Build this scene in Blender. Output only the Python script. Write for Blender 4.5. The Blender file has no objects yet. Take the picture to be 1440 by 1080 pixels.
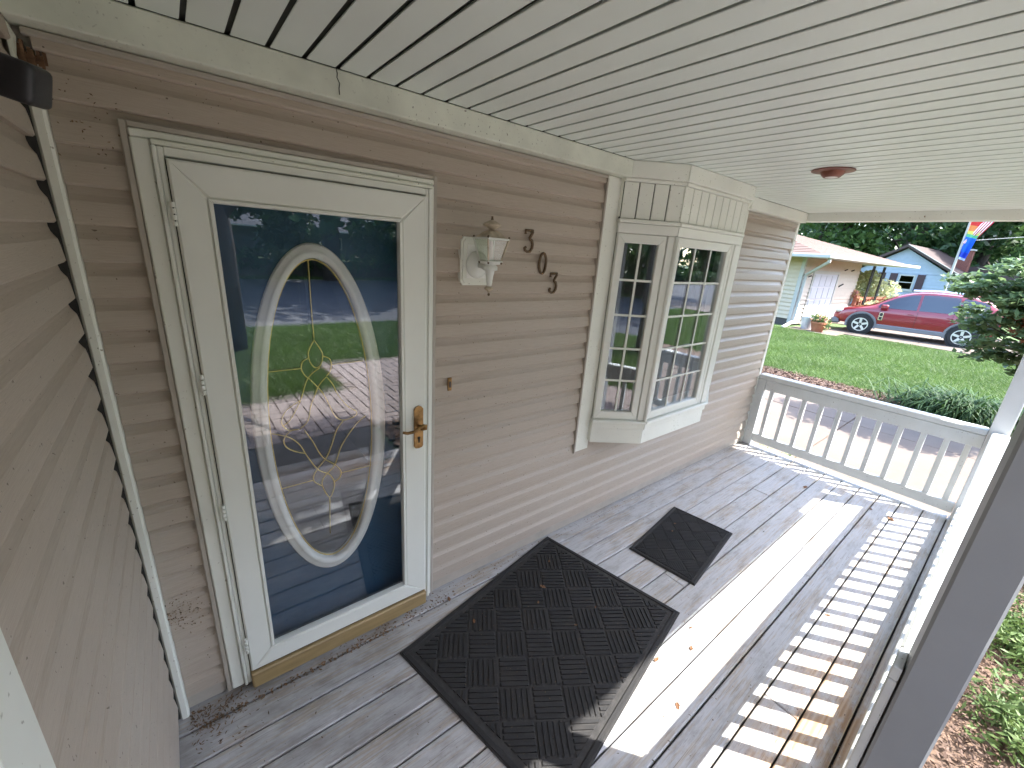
import bpy, bmesh, math, random
import numpy as np
from mathutils import Vector, Matrix
random.seed(7); rng = np.random.default_rng(11)
S = bpy.context.scene
COL = S.collection
PI = math.pi
GZ = -0.20                      # level of the ground below the porch floor

# ------------------------------------------------------------------ camera
cam_data = bpy.data.cameras.new('camera'); cam = bpy.data.objects.new('camera', cam_data); COL.objects.link(cam)
ya, pb, rc = -0.68543, 1.260646, 0.0706927
cam.matrix_world = (Matrix.Translation((-0.0285, -1.7407, 1.9178)) @ Matrix.Rotation(ya, 4, 'Z')
                    @ Matrix.Rotation(pb, 4, 'X') @ Matrix.Rotation(rc, 4, 'Z'))
cam_data.sensor_width = 36; cam_data.lens = 585.25/1440*36; cam_data.clip_start = 0.02; cam_data.clip_end = 1000
S.camera = cam
# ------------------------------------------------------------------ light
SUN = Vector((0.47, -0.63, 1.0)).normalized()
W = bpy.data.worlds.new('World'); S.world = W; W.use_nodes = True
nt = W.node_tree; nt.nodes.clear()
sk = nt.nodes.new('ShaderNodeTexSky'); sk.sky_type = 'NISHITA'; sk.sun_disc = False
sk.sun_elevation = math.asin(SUN.z); sk.sun_rotation = math.atan2(SUN.x, SUN.y)
sk.air_density = 1.0; sk.dust_density = 1.5; sk.ozone_density = 1.0
bg = nt.nodes.new('ShaderNodeBackground'); bg.inputs[1].default_value = 0.15
wo = nt.nodes.new('ShaderNodeOutputWorld')
nt.links.new(sk.outputs[0], bg.inputs[0]); nt.links.new(bg.outputs[0], wo.inputs[0])
sl = bpy.data.lights.new('sun', 'SUN'); sl.energy = 2.0; sl.angle = math.radians(0.53); sl.color = (1.0, 0.97, 0.92)
so = bpy.data.objects.new('sun', sl); COL.objects.link(so)
so.rotation_euler = (-SUN).to_track_quat('-Z', 'Y').to_euler(); so.location = (4, -6, 14)
S.view_settings.view_transform = 'Standard'; S.view_settings.look = 'None'
S.view_settings.gamma = 1.0; S.view_settings.use_curve_mapping = False
S.view_settings.exposure = 3.2
cy = S.cycles
cy.max_bounces = 10; cy.diffuse_bounces = 6; cy.glossy_bounces = 5; cy.transmission_bounces = 8; cy.transparent_max_bounces = 12
cy.use_denoising = True; cy.caustics_reflective = False; cy.caustics_refractive = False
cy.sample_clamp_indirect = 6.0

# ------------------------------------------------------------------ materials
def new_mat(name):
    m = bpy.data.materials.new(name); m.use_nodes = True
    n = m.node_tree.nodes; b = n['Principled BSDF']
    return m, m.node_tree, b
def N(t, kind, **kw):
    x = t.nodes.new(kind)
    for k, v in kw.items(): setattr(x, k, v)
    return x
def L(t, a, b): t.links.new(a, b)
def coords(t, scale=(1, 1, 1), space='pos', rot=(0, 0, 0)):
    if space == 'pos': src = N(t, 'ShaderNodeNewGeometry').outputs['Position']
    else: src = N(t, 'ShaderNodeTexCoord').outputs['Object']
    mp = N(t, 'ShaderNodeMapping'); mp.inputs['Scale'].default_value = scale; mp.inputs['Rotation'].default_value = rot
    L(t, src, mp.inputs[0]); return mp.outputs[0]
def noise(t, vec, scale, detail=4, rough=.55):
    n = N(t, 'ShaderNodeTexNoise'); n.inputs['Scale'].default_value = scale; n.inputs['Detail'].default_value = detail
    n.inputs['Roughness'].default_value = rough
    L(t, vec, n.inputs['Vector']); return n.outputs['Fac']
def ramp(t, fac, stops):
    r = N(t, 'ShaderNodeValToRGB'); el = r.color_ramp.elements
    while len(el) < len(stops): el.new(0.5)
    for e, (p, c) in zip(el, stops): e.position = p; e.color = (c, c, c, 1) if not hasattr(c, '__len__') else (*c, 1)
    L(t, fac, r.inputs[0]); return r.outputs[0]
def mix(t, fac, a, b, mode='MIX'):
    m = N(t, 'ShaderNodeMix', data_type='RGBA', blend_type=mode)
    if isinstance(fac, (int, float)): m.inputs[0].default_value = fac
    else: L(t, fac, m.inputs[0])
    for i, v in ((6, a), (7, b)):
        if hasattr(v, '__len__'): m.inputs[i].default_value = (*v, 1)
        else: L(t, v, m.inputs[i])
    return m.outputs[2]
def bump(t, b, h, strength=.3, dist=.01):
    n = N(t, 'ShaderNodeBump'); n.inputs['Strength'].default_value = strength; n.inputs['Distance'].default_value = dist
    L(t, h, n.inputs['Height']); L(t, n.outputs[0], b.inputs['Normal'])
def island(t): return N(t, 'ShaderNodeNewGeometry').outputs['Random Per Island']
def objrand(t): return N(t, 'ShaderNodeObjectInfo').outputs['Random']

def simple(name, col, rough=.5, var=.12, scale=6., bstr=.0, bscale=60., metal=0., spec=.5, stretch=(1, 1, 1), specks=0., speck_col=(.08, .06, .04), space='pos'):
    m, t, b = new_mat(name)
    v = coords(t, stretch, space)
    f = noise(t, v, scale)
    dark = tuple(c*(1-var) for c in col); lite = tuple(min(1, c*(1+var*.6)) for c in col)
    c = mix(t, ramp(t, f, [(.3, 0.), (.7, 1.)]), dark, lite)
    if specks:
        s = noise(t, coords(t, (1, 1, 1), space), 75., 2)
        s2 = noise(t, coords(t, (1, 1, 1), space), 3., 2)
        k = N(t, 'ShaderNodeMath', operation='MULTIPLY'); L(t, ramp(t, s, [(.70-specks*.03, 0.), (.74, 1.)]), k.inputs[0]); L(t, ramp(t, s2, [(.4, .2), (.62, 1.)]), k.inputs[1])
        c = mix(t, k.outputs[0], c, speck_col)
    L(t, c, b.inputs['Base Color'])
    b.inputs['Roughness'].default_value = rough; b.inputs['Metallic'].default_value = metal; b.inputs['Specular IOR Level'].default_value = spec
    if bstr: bump(t, b, noise(t, v, bscale, 3), bstr, .004)
    return m

M = {}
M['trim'] = simple('white painted trim', (.765, .775, .71), .42, .07, 3., .08, 40., specks=1., speck_col=(.2, .17, .12))
M['trim_dirty'] = simple('weathered white trim', (.69, .71, .62), .5, .16, 5., .12, 60., specks=1.8)
M['door_white'] = simple('white aluminium door', (.77, .785, .735), .38, .05, 2., .03, 30.)
M['beige'] = simple('beige vinyl channel', (.43, .39, .34), .5, .12, 8., .1, 60.)
M['white_vinyl'] = simple('white vinyl window', (.78, .79, .74), .35, .05, 3.)
M['rail_paint'] = simple('white porch paint', (.62, .64, .63), .5, .08, 5., .15, 30., stretch=(1, 1, 1), specks=.6)
M['post_paint'] = simple('grey painted post', (.62, .64, .65), .5, .06, 4., .1, 50.)
M['ceiling'] = simple('soffit vinyl', (.715, .77, .735), .34, .04, 2., .02, 20.)
M['groove'] = simple('soffit groove', (.055, .056, .052), .6, .1, 5.)
M['brass'] = simple('aged brass', (.30, .18, .075), .4, .5, 30., .1, 90., metal=.9)
M['gold'] = simple('gold caming', (.75, .58, .2), .3, .1, 30., metal=1.)
M['bronze'] = simple('bronze digit', (.13, .085, .05), .45, .3, 60., metal=.5)
M['dark_landing'] = simple('landing darkened for shade', (.045, .044, .043), .8, .35, 3., .3, 60.)  # near-black colour deepens the tree shade reflected in the door glass
M['black'] = simple('black plastic', (.018, .017, .022), .45, .3, 30., .1, 90.)
M['threshold'] = simple('tan threshold', (.33, .235, .11), .45, .2, 12., stretch=(.5, 4, 4))
M['copper'] = simple('copper lamp trim', (.20, .07, .045), .4, .3, 20., metal=.4)
M['lens'] = simple('frosted lens', (.75, .70, .66), .3, .05)
M['lantern'] = simple('white lantern enamel', (.72, .74, .70), .35, .06, 10.)
M['lantern_rust'] = simple('rusting lantern enamel', (.52, .44, .33), .5, .45, 22., .1, 60.)
M['raw_wood'] = simple('torn raw wood', (.16, .085, .045), .85, .5, 18., .5, 40., stretch=(1, 1, 4))
M['dark'] = simple('dark gap', (.03, .028, .026), .8)
M['room'] = simple('room wall', (.07, .065, .06), .8)
M['curtain'] = simple('brown curtain', (.16, .125, .105), .9, .2, 8.)
M['oval_white'] = simple('white oval frame', (.86, .86, .83), .35, .04)
M['tyre'] = simple('tyre rubber', (.015, .015, .016), .7)
M['alloy'] = simple('alloy wheel', (.75, .76, .78), .3, .05, metal=.7)
M['chrome'] = simple('chrome', (.8, .8, .82), .15, .02, metal=1.)
M['cladding'] = simple('grey car cladding', (.17, .17, .18), .5, .08)
M['terracotta'] = simple('terracotta', (.36, .13, .06), .75, .2)
M['galv'] = simple('galvanised bucket', (.55, .56, .57), .4, .15, metal=.5)
M['iron'] = simple('black iron', (.02, .02, .022), .5)
M['red_rail'] = simple('red stained rail', (.30, .09, .05), .6, .2)
M['yellow_siding'] = simple('pale yellow siding', (.56, .45, .32), .55, .06)
M['cream_siding'] = simple('cream siding', (.52, .43, .34), .55, .06)
M['blue_siding'] = simple('pale blue siding', (.34, .39, .47), .55, .05)
M['white_far'] = simple('white far trim', (.45, .43, .395), .5, .03)
M['brown_fascia'] = simple('brown fascia', (.06, .035, .03), .6)
M['brick_red'] = simple('red brick', (.20, .07, .05), .85, .3, 20.)
M['asphalt'] = simple('road asphalt', (.06, .063, .07), .85, .2, 3., .2, 200.)
M['door_far'] = simple('panelled far door', (.50, .49, .52), .5, .03)
M['shutter'] = simple('dark shutter', (.05, .022, .028), .6)
M['mulch_soil'] = simple('mulch soil', (.17, .11, .075), .95, .45, 9., .6, 40.)
M['bark'] = simple('tree bark', (.075, .055, .042), .9, .4, 12., .8, 22., stretch=(3, 3, .5))
M['grey_roof_far'] = simple('grey far shingles', (.06, .062, .07), .9, .15, 12.)
M['wall_far'] = simple('dull far wall', (.07, .062, .058), .8, .1)

def siding_mat():
    m, t, b = new_mat('tan wood grain siding')
    v = coords(t, (9, 9, 190)); g = noise(t, v, 2.2, 4, .6)
    big = noise(t, coords(t, (1, 1, 1.6)), 1.7, 3)
    c = mix(t, ramp(t, g, [(.3, 0.), (.72, 1.)]), (.405, .338, .276), (.485, .412, .342))
    c = mix(t, ramp(t, big, [(.35, 0.), (.7, .35)]), c, (.45, .41, .36))
    mp = objrand(t); c = mix(t, ramp(t, mp, [(0., 0.), (1., .25)]), c, (.41, .345, .292))
    s = noise(t, coords(t), 95., 1); c = mix(t, ramp(t, s, [(.735, 0.), (.77, .8)]), c, (.09, .06, .04))
    L(t, c, b.inputs['Base Color']); b.inputs['Roughness'].default_value = .42
    bump(t, b, g, .4, .003); return m
M['siding'] = siding_mat()

def deck_mat():
    m, t, b = new_mat('weathered grey deck paint')
    v = coords(t, (1.2, 16, 16)); g = noise(t, v, 5., 6, .62)
    # wood rings, warped and drawn out along the board
    w = N(t, 'ShaderNodeTexWave', wave_type='RINGS', rings_direction='X'); w.inputs['Scale'].default_value = 2.2; w.inputs['Distortion'].default_value = 7.; w.inputs['Detail'].default_value = 3.
    addv = N(t, 'ShaderNodeVectorMath', operation='ADD'); L(t, coords(t, (.35, 7, 7)), addv.inputs[0])
    cr = N(t, 'ShaderNodeCombineXYZ'); rr = N(t, 'ShaderNodeMath', operation='MULTIPLY'); rr.inputs[1].default_value = 37.; L(t, objrand(t), rr.inputs[0])
    L(t, rr.outputs[0], cr.inputs[0]); L(t, rr.outputs[0], cr.inputs[1]); L(t, cr.outputs[0], addv.inputs[1]); L(t, addv.outputs[0], w.inputs['Vector'])
    ring = w.outputs['Fac']
    paint = mix(t, ramp(t, g, [(.3, 0.), (.7, 1.)]), (.435, .438, .452), (.535, .535, .54))
    tone = objrand(t); paint = mix(t, ramp(t, tone, [(0., 0.), (1., .45)]), paint, (.43, .43, .44))
    wood = mix(t, ring, (.33, .26, .19), (.46, .41, .35))
    wear = noise(t, coords(t, (.9, 5, 5)), 2.6, 6, .68)
    wk = N(t, 'ShaderNodeMath', operation='MULTIPLY_ADD'); L(t, ring, wk.inputs[0]); wk.inputs[1].default_value = .12; L(t, wear, wk.inputs[2])
    c = mix(t, ramp(t, wk.outputs[0], [(.565, 0.), (.66, .8)]), paint, wood)
    # bare orange timber where the paint has gone, near the front rail
    px = N(t, 'ShaderNodeSeparateXYZ'); L(t, N(t, 'ShaderNodeNewGeometry').outputs['Position'], px.inputs[0])
    def band(out, c0, w_):
        a = N(t, 'ShaderNodeMath', operation='SUBTRACT'); L(t, out, a.inputs[0]); a.inputs[1].default_value = c0
        q = N(t, 'ShaderNodeMath', operation='ABSOLUTE'); L(t, a.outputs[0], q.inputs[0])
        d = N(t, 'ShaderNodeMapRange'); L(t, q.outputs[0], d.inputs[0]); d.inputs[1].default_value = w_*.45; d.inputs[2].default_value = w_; d.inputs[3].default_value = 1.; d.inputs[4].default_value = 0.
        return d.outputs[0]
    zone = N(t, 'ShaderNodeMath', operation='MULTIPLY'); L(t, band(px.outputs[0], 1.55, 1.35), zone.inputs[0]); L(t, band(px.outputs[1], -1.64, .22), zone.inputs[1])
    pn = noise(t, coords(t, (1, 2.2, 1)), 3.2, 5, .7)
    zz = N(t, 'ShaderNodeMath', operation='MULTIPLY'); L(t, zone.outputs[0], zz.inputs[0]); L(t, ramp(t, pn, [(.40, 0.), (.56, 1.)]), zz.inputs[1])
    orange = mix(t, ring, (.36, .215, .11), (.48, .35, .23))
    c = mix(t, zz.outputs[0], c, orange)
    d1 = noise(t, coords(t, (1, 3, 1)), 4.5, 6, .7); c = mix(t, ramp(t, d1, [(.50, 0.), (.70, .55)]), c, (.20, .175, .15))
    st = noise(t, coords(t, (1.4, 60, 60)), 4., 5, .6); c = mix(t, ramp(t, st, [(.56, 0.), (.70, .5)]), c, (.17, .145, .12))
    cr_ = noise(t, coords(t, (2.2, 130, 130)), 3., 4, .6); c = mix(t, ramp(t, cr_, [(.63, 0.), (.70, .85)]), c, (.07, .055, .042))
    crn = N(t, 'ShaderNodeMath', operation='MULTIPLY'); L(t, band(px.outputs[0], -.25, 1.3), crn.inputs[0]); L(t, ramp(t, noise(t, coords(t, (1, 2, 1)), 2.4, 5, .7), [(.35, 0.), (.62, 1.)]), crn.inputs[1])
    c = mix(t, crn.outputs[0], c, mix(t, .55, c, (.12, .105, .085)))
    sp = noise(t, coords(t), 60., 2); c = mix(t, ramp(t, sp, [(.70, 0.), (.74, .8)]), c, (.10, .075, .055))
    L(t, c, b.inputs['Base Color']); b.inputs['Roughness'].default_value = .5; b.inputs['Specular IOR Level'].default_value = .4
    bump(t, b, g, .25, .003); return m
M['deck'] = deck_mat()

def glass_mat(name, base=.16, tint=(.80, .88, .93), rough=0., mult=1.6):
    m = bpy.data.materials.new(name); m.use_nodes = True; t = m.node_tree; t.nodes.clear()
    o = N(t, 'ShaderNodeOutputMaterial'); mx = N(t, 'ShaderNodeMixShader'); tr = N(t, 'ShaderNodeBsdfTransparent'); gl = N(t, 'ShaderNodeBsdfGlossy')
    tr.inputs[0].default_value = (*tint, 1); gl.inputs['Roughness'].default_value = rough; gl.inputs[0].default_value = (.93, .96, 1, 1)
    lw_ = N(t, 'ShaderNodeLayerWeight'); lw_.inputs[0].default_value = .5
    pw = N(t, 'ShaderNodeMath', operation='POWER'); L(t, lw_.outputs['Facing'], pw.inputs[0]); pw.inputs[1].default_value = 5.
    ml = N(t, 'ShaderNodeMath', operation='MULTIPLY_ADD', use_clamp=True); L(t, pw.outputs[0], ml.inputs[0]); ml.inputs[1].default_value = mult; ml.inputs[2].default_value = base
    L(t, ml.outputs[0], mx.inputs[0]); L(t, tr.outputs[0], mx.inputs[1]); L(t, gl.outputs[0], mx.inputs[2]); L(t, mx.outputs[0], o.inputs[0])
    return m
M['glass'] = glass_mat('storm door glass', .085, (.985, .992, .995), 0., .9)
M['glass_bay'] = glass_mat('bay window glass', .13, (.86, .89, .91), 0., .8)
M['glass_lantern'] = glass_mat('seeded lantern glass', .12, (.88, .92, .86), .25, 1.)
M['glass_car'] = glass_mat('car glass', .10, (.12, .14, .17))

def blue_door():
    m, t, b = new_mat('blue door paint'); f = noise(t, coords(t, (2, 2, 1)), 3.)
    L(t, mix(t, f, (.013, .052, .105), (.018, .066, .13)), b.inputs['Base Color']); b.inputs['Roughness'].default_value = .4
    return m
M['blue'] = blue_door()

def leaf_mat(name, a, b_, rough=.5, trans=.35, spec=.4):
    m = bpy.data.materials.new(name); m.use_nodes = True; t = m.node_tree; p = t.nodes['Principled BSDF']; o = t.nodes['Material Output']
    c = mix(t, island(t), a, b_)
    big = noise(t, coords(t), .9, 4); c = mix(t, ramp(t, big, [(.35, 0.), (.7, .45)]), c, tuple(x*.6 for x in a))
    L(t, c, p.inputs['Base Color']); p.inputs['Roughness'].default_value = rough; p.inputs['Specular IOR Level'].default_value = spec
    tr = N(t, 'ShaderNodeBsdfTranslucent'); L(t, c, tr.inputs[0]); mx = N(t, 'ShaderNodeMixShader'); mx.inputs[0].default_value = trans
    L(t, p.outputs[0], mx.inputs[1]); L(t, tr.outputs[0], mx.inputs[2]); L(t, mx.outputs[0], o.inputs[0]); return m
M['grass'] = leaf_mat('grass blades', (.078, .145, .030), (.145, .225, .058), .55, .4)
M['leaf_dark'] = leaf_mat('dark tree leaves', (.035, .080, .030), (.085, .150, .045), .45, .35)
M['leaf_mid'] = leaf_mat('mid green leaves', (.060, .125, .030), (.135, .215, .055), .4, .35)
M['leaf_shrub'] = leaf_mat('glossy shrub leaves', (.100, .170, .070), (.200, .280, .120), .33, .5, .6)
M['leaf_red'] = leaf_mat('red shrub leaves', (.22, .05, .03), (.34, .14, .06), .5, .3)
M['leaf_lily'] = leaf_mat('daylily leaves', (.020, .058, .016), (.055, .110, .028), .6, .2, .25)
M['leaf_juniper'] = leaf_mat('juniper sprays', (.085, .150, .040), (.165, .235, .075), .6, .25)
M['flower_cream'] = leaf_mat('cream flower heads', (.55, .58, .33), (.75, .74, .52), .7, .3)
M['flower_pink'] = leaf_mat('pink flowers', (.60, .25, .25), (.70, .60, .25), .7, .3)
M['dead_leaf'] = leaf_mat('dead brown leaves', (.16, .075, .035), (.34, .18, .09), .7, .2)
M['needle'] = leaf_mat('dry needles and grit', (.10, .07, .045), (.32, .19, .10), .8, .1)
M['chips'] = leaf_mat('mulch chips', (.09, .055, .04), (.22, .15, .115), .9, .05)

def ground_mat():
    m, t, b = new_mat('turf soil'); f = noise(t, coords(t), 1.6, 5, .6); f2 = noise(t, coords(t), 30., 3)
    c = mix(t, f, (.05, .10, .022), (.08, .14, .034)); c = mix(t, ramp(t, f2, [(.4, 0.), (.75, .5)]), c, (.12, .14, .06))
    L(t, c, b.inputs['Base Color']); b.inputs['Roughness'].default_value = .9; bump(t, b, f2, .5, .03); return m
M['ground'] = ground_mat()
def concrete_mat(name, a, b_):
    m, t, b = new_mat(name); f = noise(t, coords(t), 1.3, 6, .65); f2 = noise(t, coords(t), 70., 3)
    c = mix(t, ramp(t, f, [(.3, 0.), (.7, 1.)]), a, b_); c = mix(t, ramp(t, f2, [(.55, 0.), (.75, .25)]), c, tuple(x*.6 for x in a))
    c = mix(t, ramp(t, objrand(t), [(0, 0.), (1, .2)]), c, tuple(x*.8 for x in a))
    L(t, c, b.inputs['Base Color']); b.inputs['Roughness'].default_value = .85; bump(t, b, f2, .25, .004); return m
M['concrete'] = concrete_mat('driveway concrete', (.130, .098, .076), (.170, .132, .104))
M['paver'] = concrete_mat('stamped pavers', (.23, .18, .155), (.31, .245, .215))
def shingle_mat():
    m, t, b = new_mat('red brown shingles'); f = noise(t, coords(t), 9., 4); i = island(t)
    c = mix(t, f, (.118, .070, .052), (.160, .102, .078)); c = mix(t, ramp(t, i, [(0, 0.), (1, .5)]), c, (.14, .09, .068))
    L(t, c, b.inputs['Base Color']); b.inputs['Roughness'].default_value = .9; return m
M['shingle'] = shingle_mat()
def mat_rubber():
    m, t, b = new_mat('doormat rubber'); f = noise(t, coords(t), 160., 3); d = noise(t, coords(t), 6., 4)
    c = mix(t, f, (.008, .008, .0085), (.023, .022, .0225)); c = mix(t, ramp(t, d, [(.55, 0.), (.8, .4)]), c, (.055, .045, .035))
    L(t, c, b.inputs['Base Color']); b.inputs['Roughness'].default_value = .75; bump(t, b, f, .6, .003); return m
M['mat'] = mat_rubber()
M['mat_base'] = simple('doormat base', (.035, .033, .032), .85, .4, 40., .5, 120.)
def car_paint():
    m, t, b = new_mat('dark red car paint'); b.inputs['Base Color'].default_value = (.23, .010, .018, 1); b.inputs['Roughness'].default_value = .3
    b.inputs['Coat Weight'].default_value = 1.; b.inputs['Coat Roughness'].default_value = .05; b.inputs['Metallic'].default_value = .2; return m
M['car'] = car_paint()
def stripes_us():
    m, t, b = new_mat('red and white striped cloth'); s = N(t, 'ShaderNodeSeparateXYZ'); L(t, N(t, 'ShaderNodeTexCoord').outputs['UV'], s.inputs[0])
    k = N(t, 'ShaderNodeMath', operation='MULTIPLY'); k.inputs[1].default_value = 6.5; L(t, s.outputs[0], k.inputs[0])
    f = N(t, 'ShaderNodeMath', operation='FRACT'); L(t, k.outputs[0], f.inputs[0])
    g = N(t, 'ShaderNodeMath', operation='GREATER_THAN'); g.inputs[1].default_value = .5; L(t, f.outputs[0], g.inputs[0])
    L(t, mix(t, g.outputs[0], (.55, .02, .05), (.8, .78, .8)), b.inputs['Base Color']); b.inputs['Roughness'].default_value = .8; return m
def stripes_rainbow():
    m, t, b = new_mat('rainbow striped cloth'); s = N(t, 'ShaderNodeSeparateXYZ'); L(t, N(t, 'ShaderNodeTexCoord').outputs['UV'], s.inputs[0])
    r = N(t, 'ShaderNodeValToRGB'); r.color_ramp.interpolation = 'CONSTANT'; el = r.color_ramp.elements
    cs = [(0, (.6, .03, .03)), (.12, (.7, .22, .06)), (.26, (.65, .55, .1)), (.34, (.1, .4, .2)), (.42, (.01, .12, .65)), (.8, (.02, .06, .5)), (.94, (.5, .55, .7))]
    while len(el) < len(cs): el.new(.5)
    for e, (p, c) in zip(el, cs): e.position = p; e.color = (*c, 1)
    L(t, s.outputs[1], r.inputs[0]); L(t, r.outputs[0], b.inputs['Base Color']); b.inputs['Roughness'].default_value = .8; return m
M['us'] = stripes_us(); M['rainbow'] = stripes_rainbow()

# ------------------------------------------------------------------ mesh helpers
class MB:
    def __init__(s): s.v = []; s.f = []
    def add(s, vs, fs):
        o = len(s.v); s.v += [tuple(p) for p in vs]; s.f += [tuple(i+o for i in f) for f in fs]; return s
    def box(s, x0, x1, y0, y1, z0, z1, bev=0.):
        if x1 < x0: x0, x1 = x1, x0
        if y1 < y0: y0, y1 = y1, y0
        if z1 < z0: z0, z1 = z1, z0
        b = min(bev, (x1-x0)*.3, (y1-y0)*.3, (z1-z0)*.3)
        if b <= 0:
            v = [(x, y, z) for x in (x0, x1) for y in (y0, y1) for z in (z0, z1)]
            return s.add(v, [(0, 1, 3, 2), (4, 6, 7, 5), (0, 4, 5, 1), (2, 3, 7, 6), (0, 2, 6, 4), (1, 5, 7, 3)])
        X = (x0, x1); Y = (y0, y1); Z = (z0, z1); v = []; idx = {}
        for i in (0, 1):
            for j in (0, 1):
                for k in (0, 1):
                    sx, sy, sz = (b if i == 0 else -b), (b if j == 0 else -b), (b if k == 0 else -b)
                    for ax in range(3):
                        p = [X[i]+sx, Y[j]+sy, Z[k]+sz]; p[ax] = (X[i], Y[j], Z[k])[ax]
                        idx[(i, j, k, ax)] = len(v); v.append(tuple(p))
        q = []
        for ax in range(3):
            o = [a for a in range(3) if a != ax]
            for e in (0, 1):
                def key(a, b_):
                    c = [0, 0, 0]; c[ax] = e; c[o[0]] = a; c[o[1]] = b_; return idx[(*c, ax)]
                q.append((key(0, 0), key(1, 0), key(1, 1), key(0, 1)))
            for a in (0, 1):
                for b_ in (0, 1):
                    def kk(t_, axis):
                        c = [0, 0, 0]; c[ax] = t_; c[o[0]] = a; c[o[1]] = b_; return idx[(*c, axis)]
                    q.append((kk(0, o[0]), kk(1, o[0]), kk(1, o[1]), kk(0, o[1])))
        for i in (0, 1):
            for j in (0, 1):
                for k in (0, 1): q.append((idx[(i, j, k, 0)], idx[(i, j, k, 1)], idx[(i, j, k, 2)]))
        return s.add(v, q)
    def prism(s, poly, fn, t0, t1):
        """poly of 2-D points swept from t0 to t1; fn(p, t) -> 3-D"""
        n = len(poly); v = [fn(p, t0) for p in poly]+[fn(p, t1) for p in poly]
        f = [tuple(range(n)), tuple(range(2*n-1, n-1, -1))]+[(i, (i+1) % n, (i+1) % n+n, i+n) for i in range(n)]
        return s.add(v, f)
    def lathe(s, prof, seg=20, c=(0, 0, 0), axis='z', cap=True):
        v = []; f = []
        for r, h in prof:
            for i in range(seg):
                a = 2*PI*i/seg; p = (r*math.cos(a), r*math.sin(a), h)
                if axis == 'y': p = (p[0], p[2], p[1])
                if axis == 'x': p = (p[2], p[0], p[1])
                v.append((p[0]+c[0], p[1]+c[1], p[2]+c[2]))
        for k in range(len(prof)-1):
            for i in range(seg): f.append((k*seg+i, k*seg+(i+1) % seg, (k+1)*seg+(i+1) % seg, (k+1)*seg+i))
        if cap: f += [tuple(range(seg-1, -1, -1)), tuple(range((len(prof)-1)*seg, len(prof)*seg))]
        return s.add(v, f)
    def tube(s, pts, r, seg=8, cap=True):
        pts = [Vector(p) for p in pts]; n = len(pts); v = []; f = []
        rs = r if hasattr(r, '__len__') else [r]*n; up = None
        for i, p in enumerate(pts):
            d = (pts[min(i+1, n-1)]-pts[max(i-1, 0)]).normalized()
            if up is None: up = d.orthogonal().normalized()
            up = (up-d*up.dot(d)).normalized(); w = d.cross(up)
            for k in range(seg):
                a = 2*PI*k/seg; v.append(p+up*math.cos(a)*rs[i]+w*math.sin(a)*rs[i])
        for i in range(n-1):
            for k in range(seg): f.append((i*seg+k, i*seg+(k+1) % seg, (i+1)*seg+(k+1) % seg, (i+1)*seg+k))
        if cap: f += [tuple(range(seg-1, -1, -1)), tuple(range((n-1)*seg, n*seg))]
        return s.add(v, f)
    def bar(s, a, b, w, h, up=(0, 0, 1)):
        a = Vector(a); b = Vector(b); d = (b-a).normalized(); u = Vector(up); sd = d.cross(u).normalized(); u = sd.cross(d)
        v = [p+sd*x*w/2+u*y*h/2 for p in (a, b) for x, y in ((-1, -1), (1, -1), (1, 1), (-1, 1))]
        return s.add(v, [(3, 2, 1, 0), (4, 5, 6, 7)]+[(i, (i+1) % 4, (i+1) % 4+4, i+4) for i in range(4)])
    def mesh(s, name, mat, smooth=False):
        me = bpy.data.meshes.new(name); me.from_pydata(s.v, [], s.f)
        bm = bmesh.new(); bm.from_mesh(me); bmesh.ops.recalc_face_normals(bm, faces=bm.faces); bm.to_mesh(me); bm.free()
        if mat: me.materials.append(M[mat] if isinstance(mat, str) else mat)
        if smooth: me.polygons.foreach_set('use_smooth', [True]*len(me.polygons))
        return me
def link(name, me, parent=None):
    o = bpy.data.objects.new(name, me); COL.objects.link(o)
    if parent: o.parent = parent
    return o
def part(name, mb, mat, parent, label=None, smooth=False):
    o = link(name, mb.mesh(name, mat, smooth), parent)
    if label: o['label'] = label
    return o
def tag(o, label, cat, group=None):
    o['label'] = label; o['category'] = cat
    if group: o['group'] = group
    return o
def thing(name, label, cat, loc=(0, 0, 0), rz=0., group=None):
    o = link(name, None); o.location = loc; o.rotation_euler = (0, 0, rz); return tag(o, label, cat, group)
def struct(name, obj=None, kind='structure'):
    o = obj or link(name, None); o['kind'] = kind; return o
def box(*a, bev=0.): return MB().box(*a, bev=bev)
def fast_mesh(name, v, nper, mat, smooth=False):
    """v: (n*nper,3) array, one polygon per nper consecutive vertices"""
    n = len(v)//nper; me = bpy.data.meshes.new(name); me.vertices.add(len(v)); me.vertices.foreach_set('co', v.astype(np.float32).ravel())
    me.loops.add(len(v)); me.loops.foreach_set('vertex_index', np.arange(len(v), dtype=np.int32))
    me.polygons.add(n); me.polygons.foreach_set('loop_start', np.arange(0, len(v), nper, dtype=np.int32))
    me.update(calc_edges=True); me.materials.append(M[mat])
    return me

# ================================================================== SETTING: ground
g = MB(); nx = 24
for i in range(nx):
    for j in range(nx):
        x0, x1, y0, y1 = -300+600/nx*i, -300+600/nx*(i+1), -300+600/nx*j, -300+600/nx*(j+1)
        g.add([(x0, y0, GZ-.03), (x1, y0, GZ-.03), (x1, y1, GZ-.03), (x0, y1, GZ-.03)], [(0, 1, 2, 3)])
struct('ground', link('ground', g.mesh('ground', 'ground')))
# street in front
r = box(-200, 200, -22., -9.6, GZ-.1, GZ-.022); struct('road', link('road', r.mesh('road', 'asphalt')))
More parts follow.
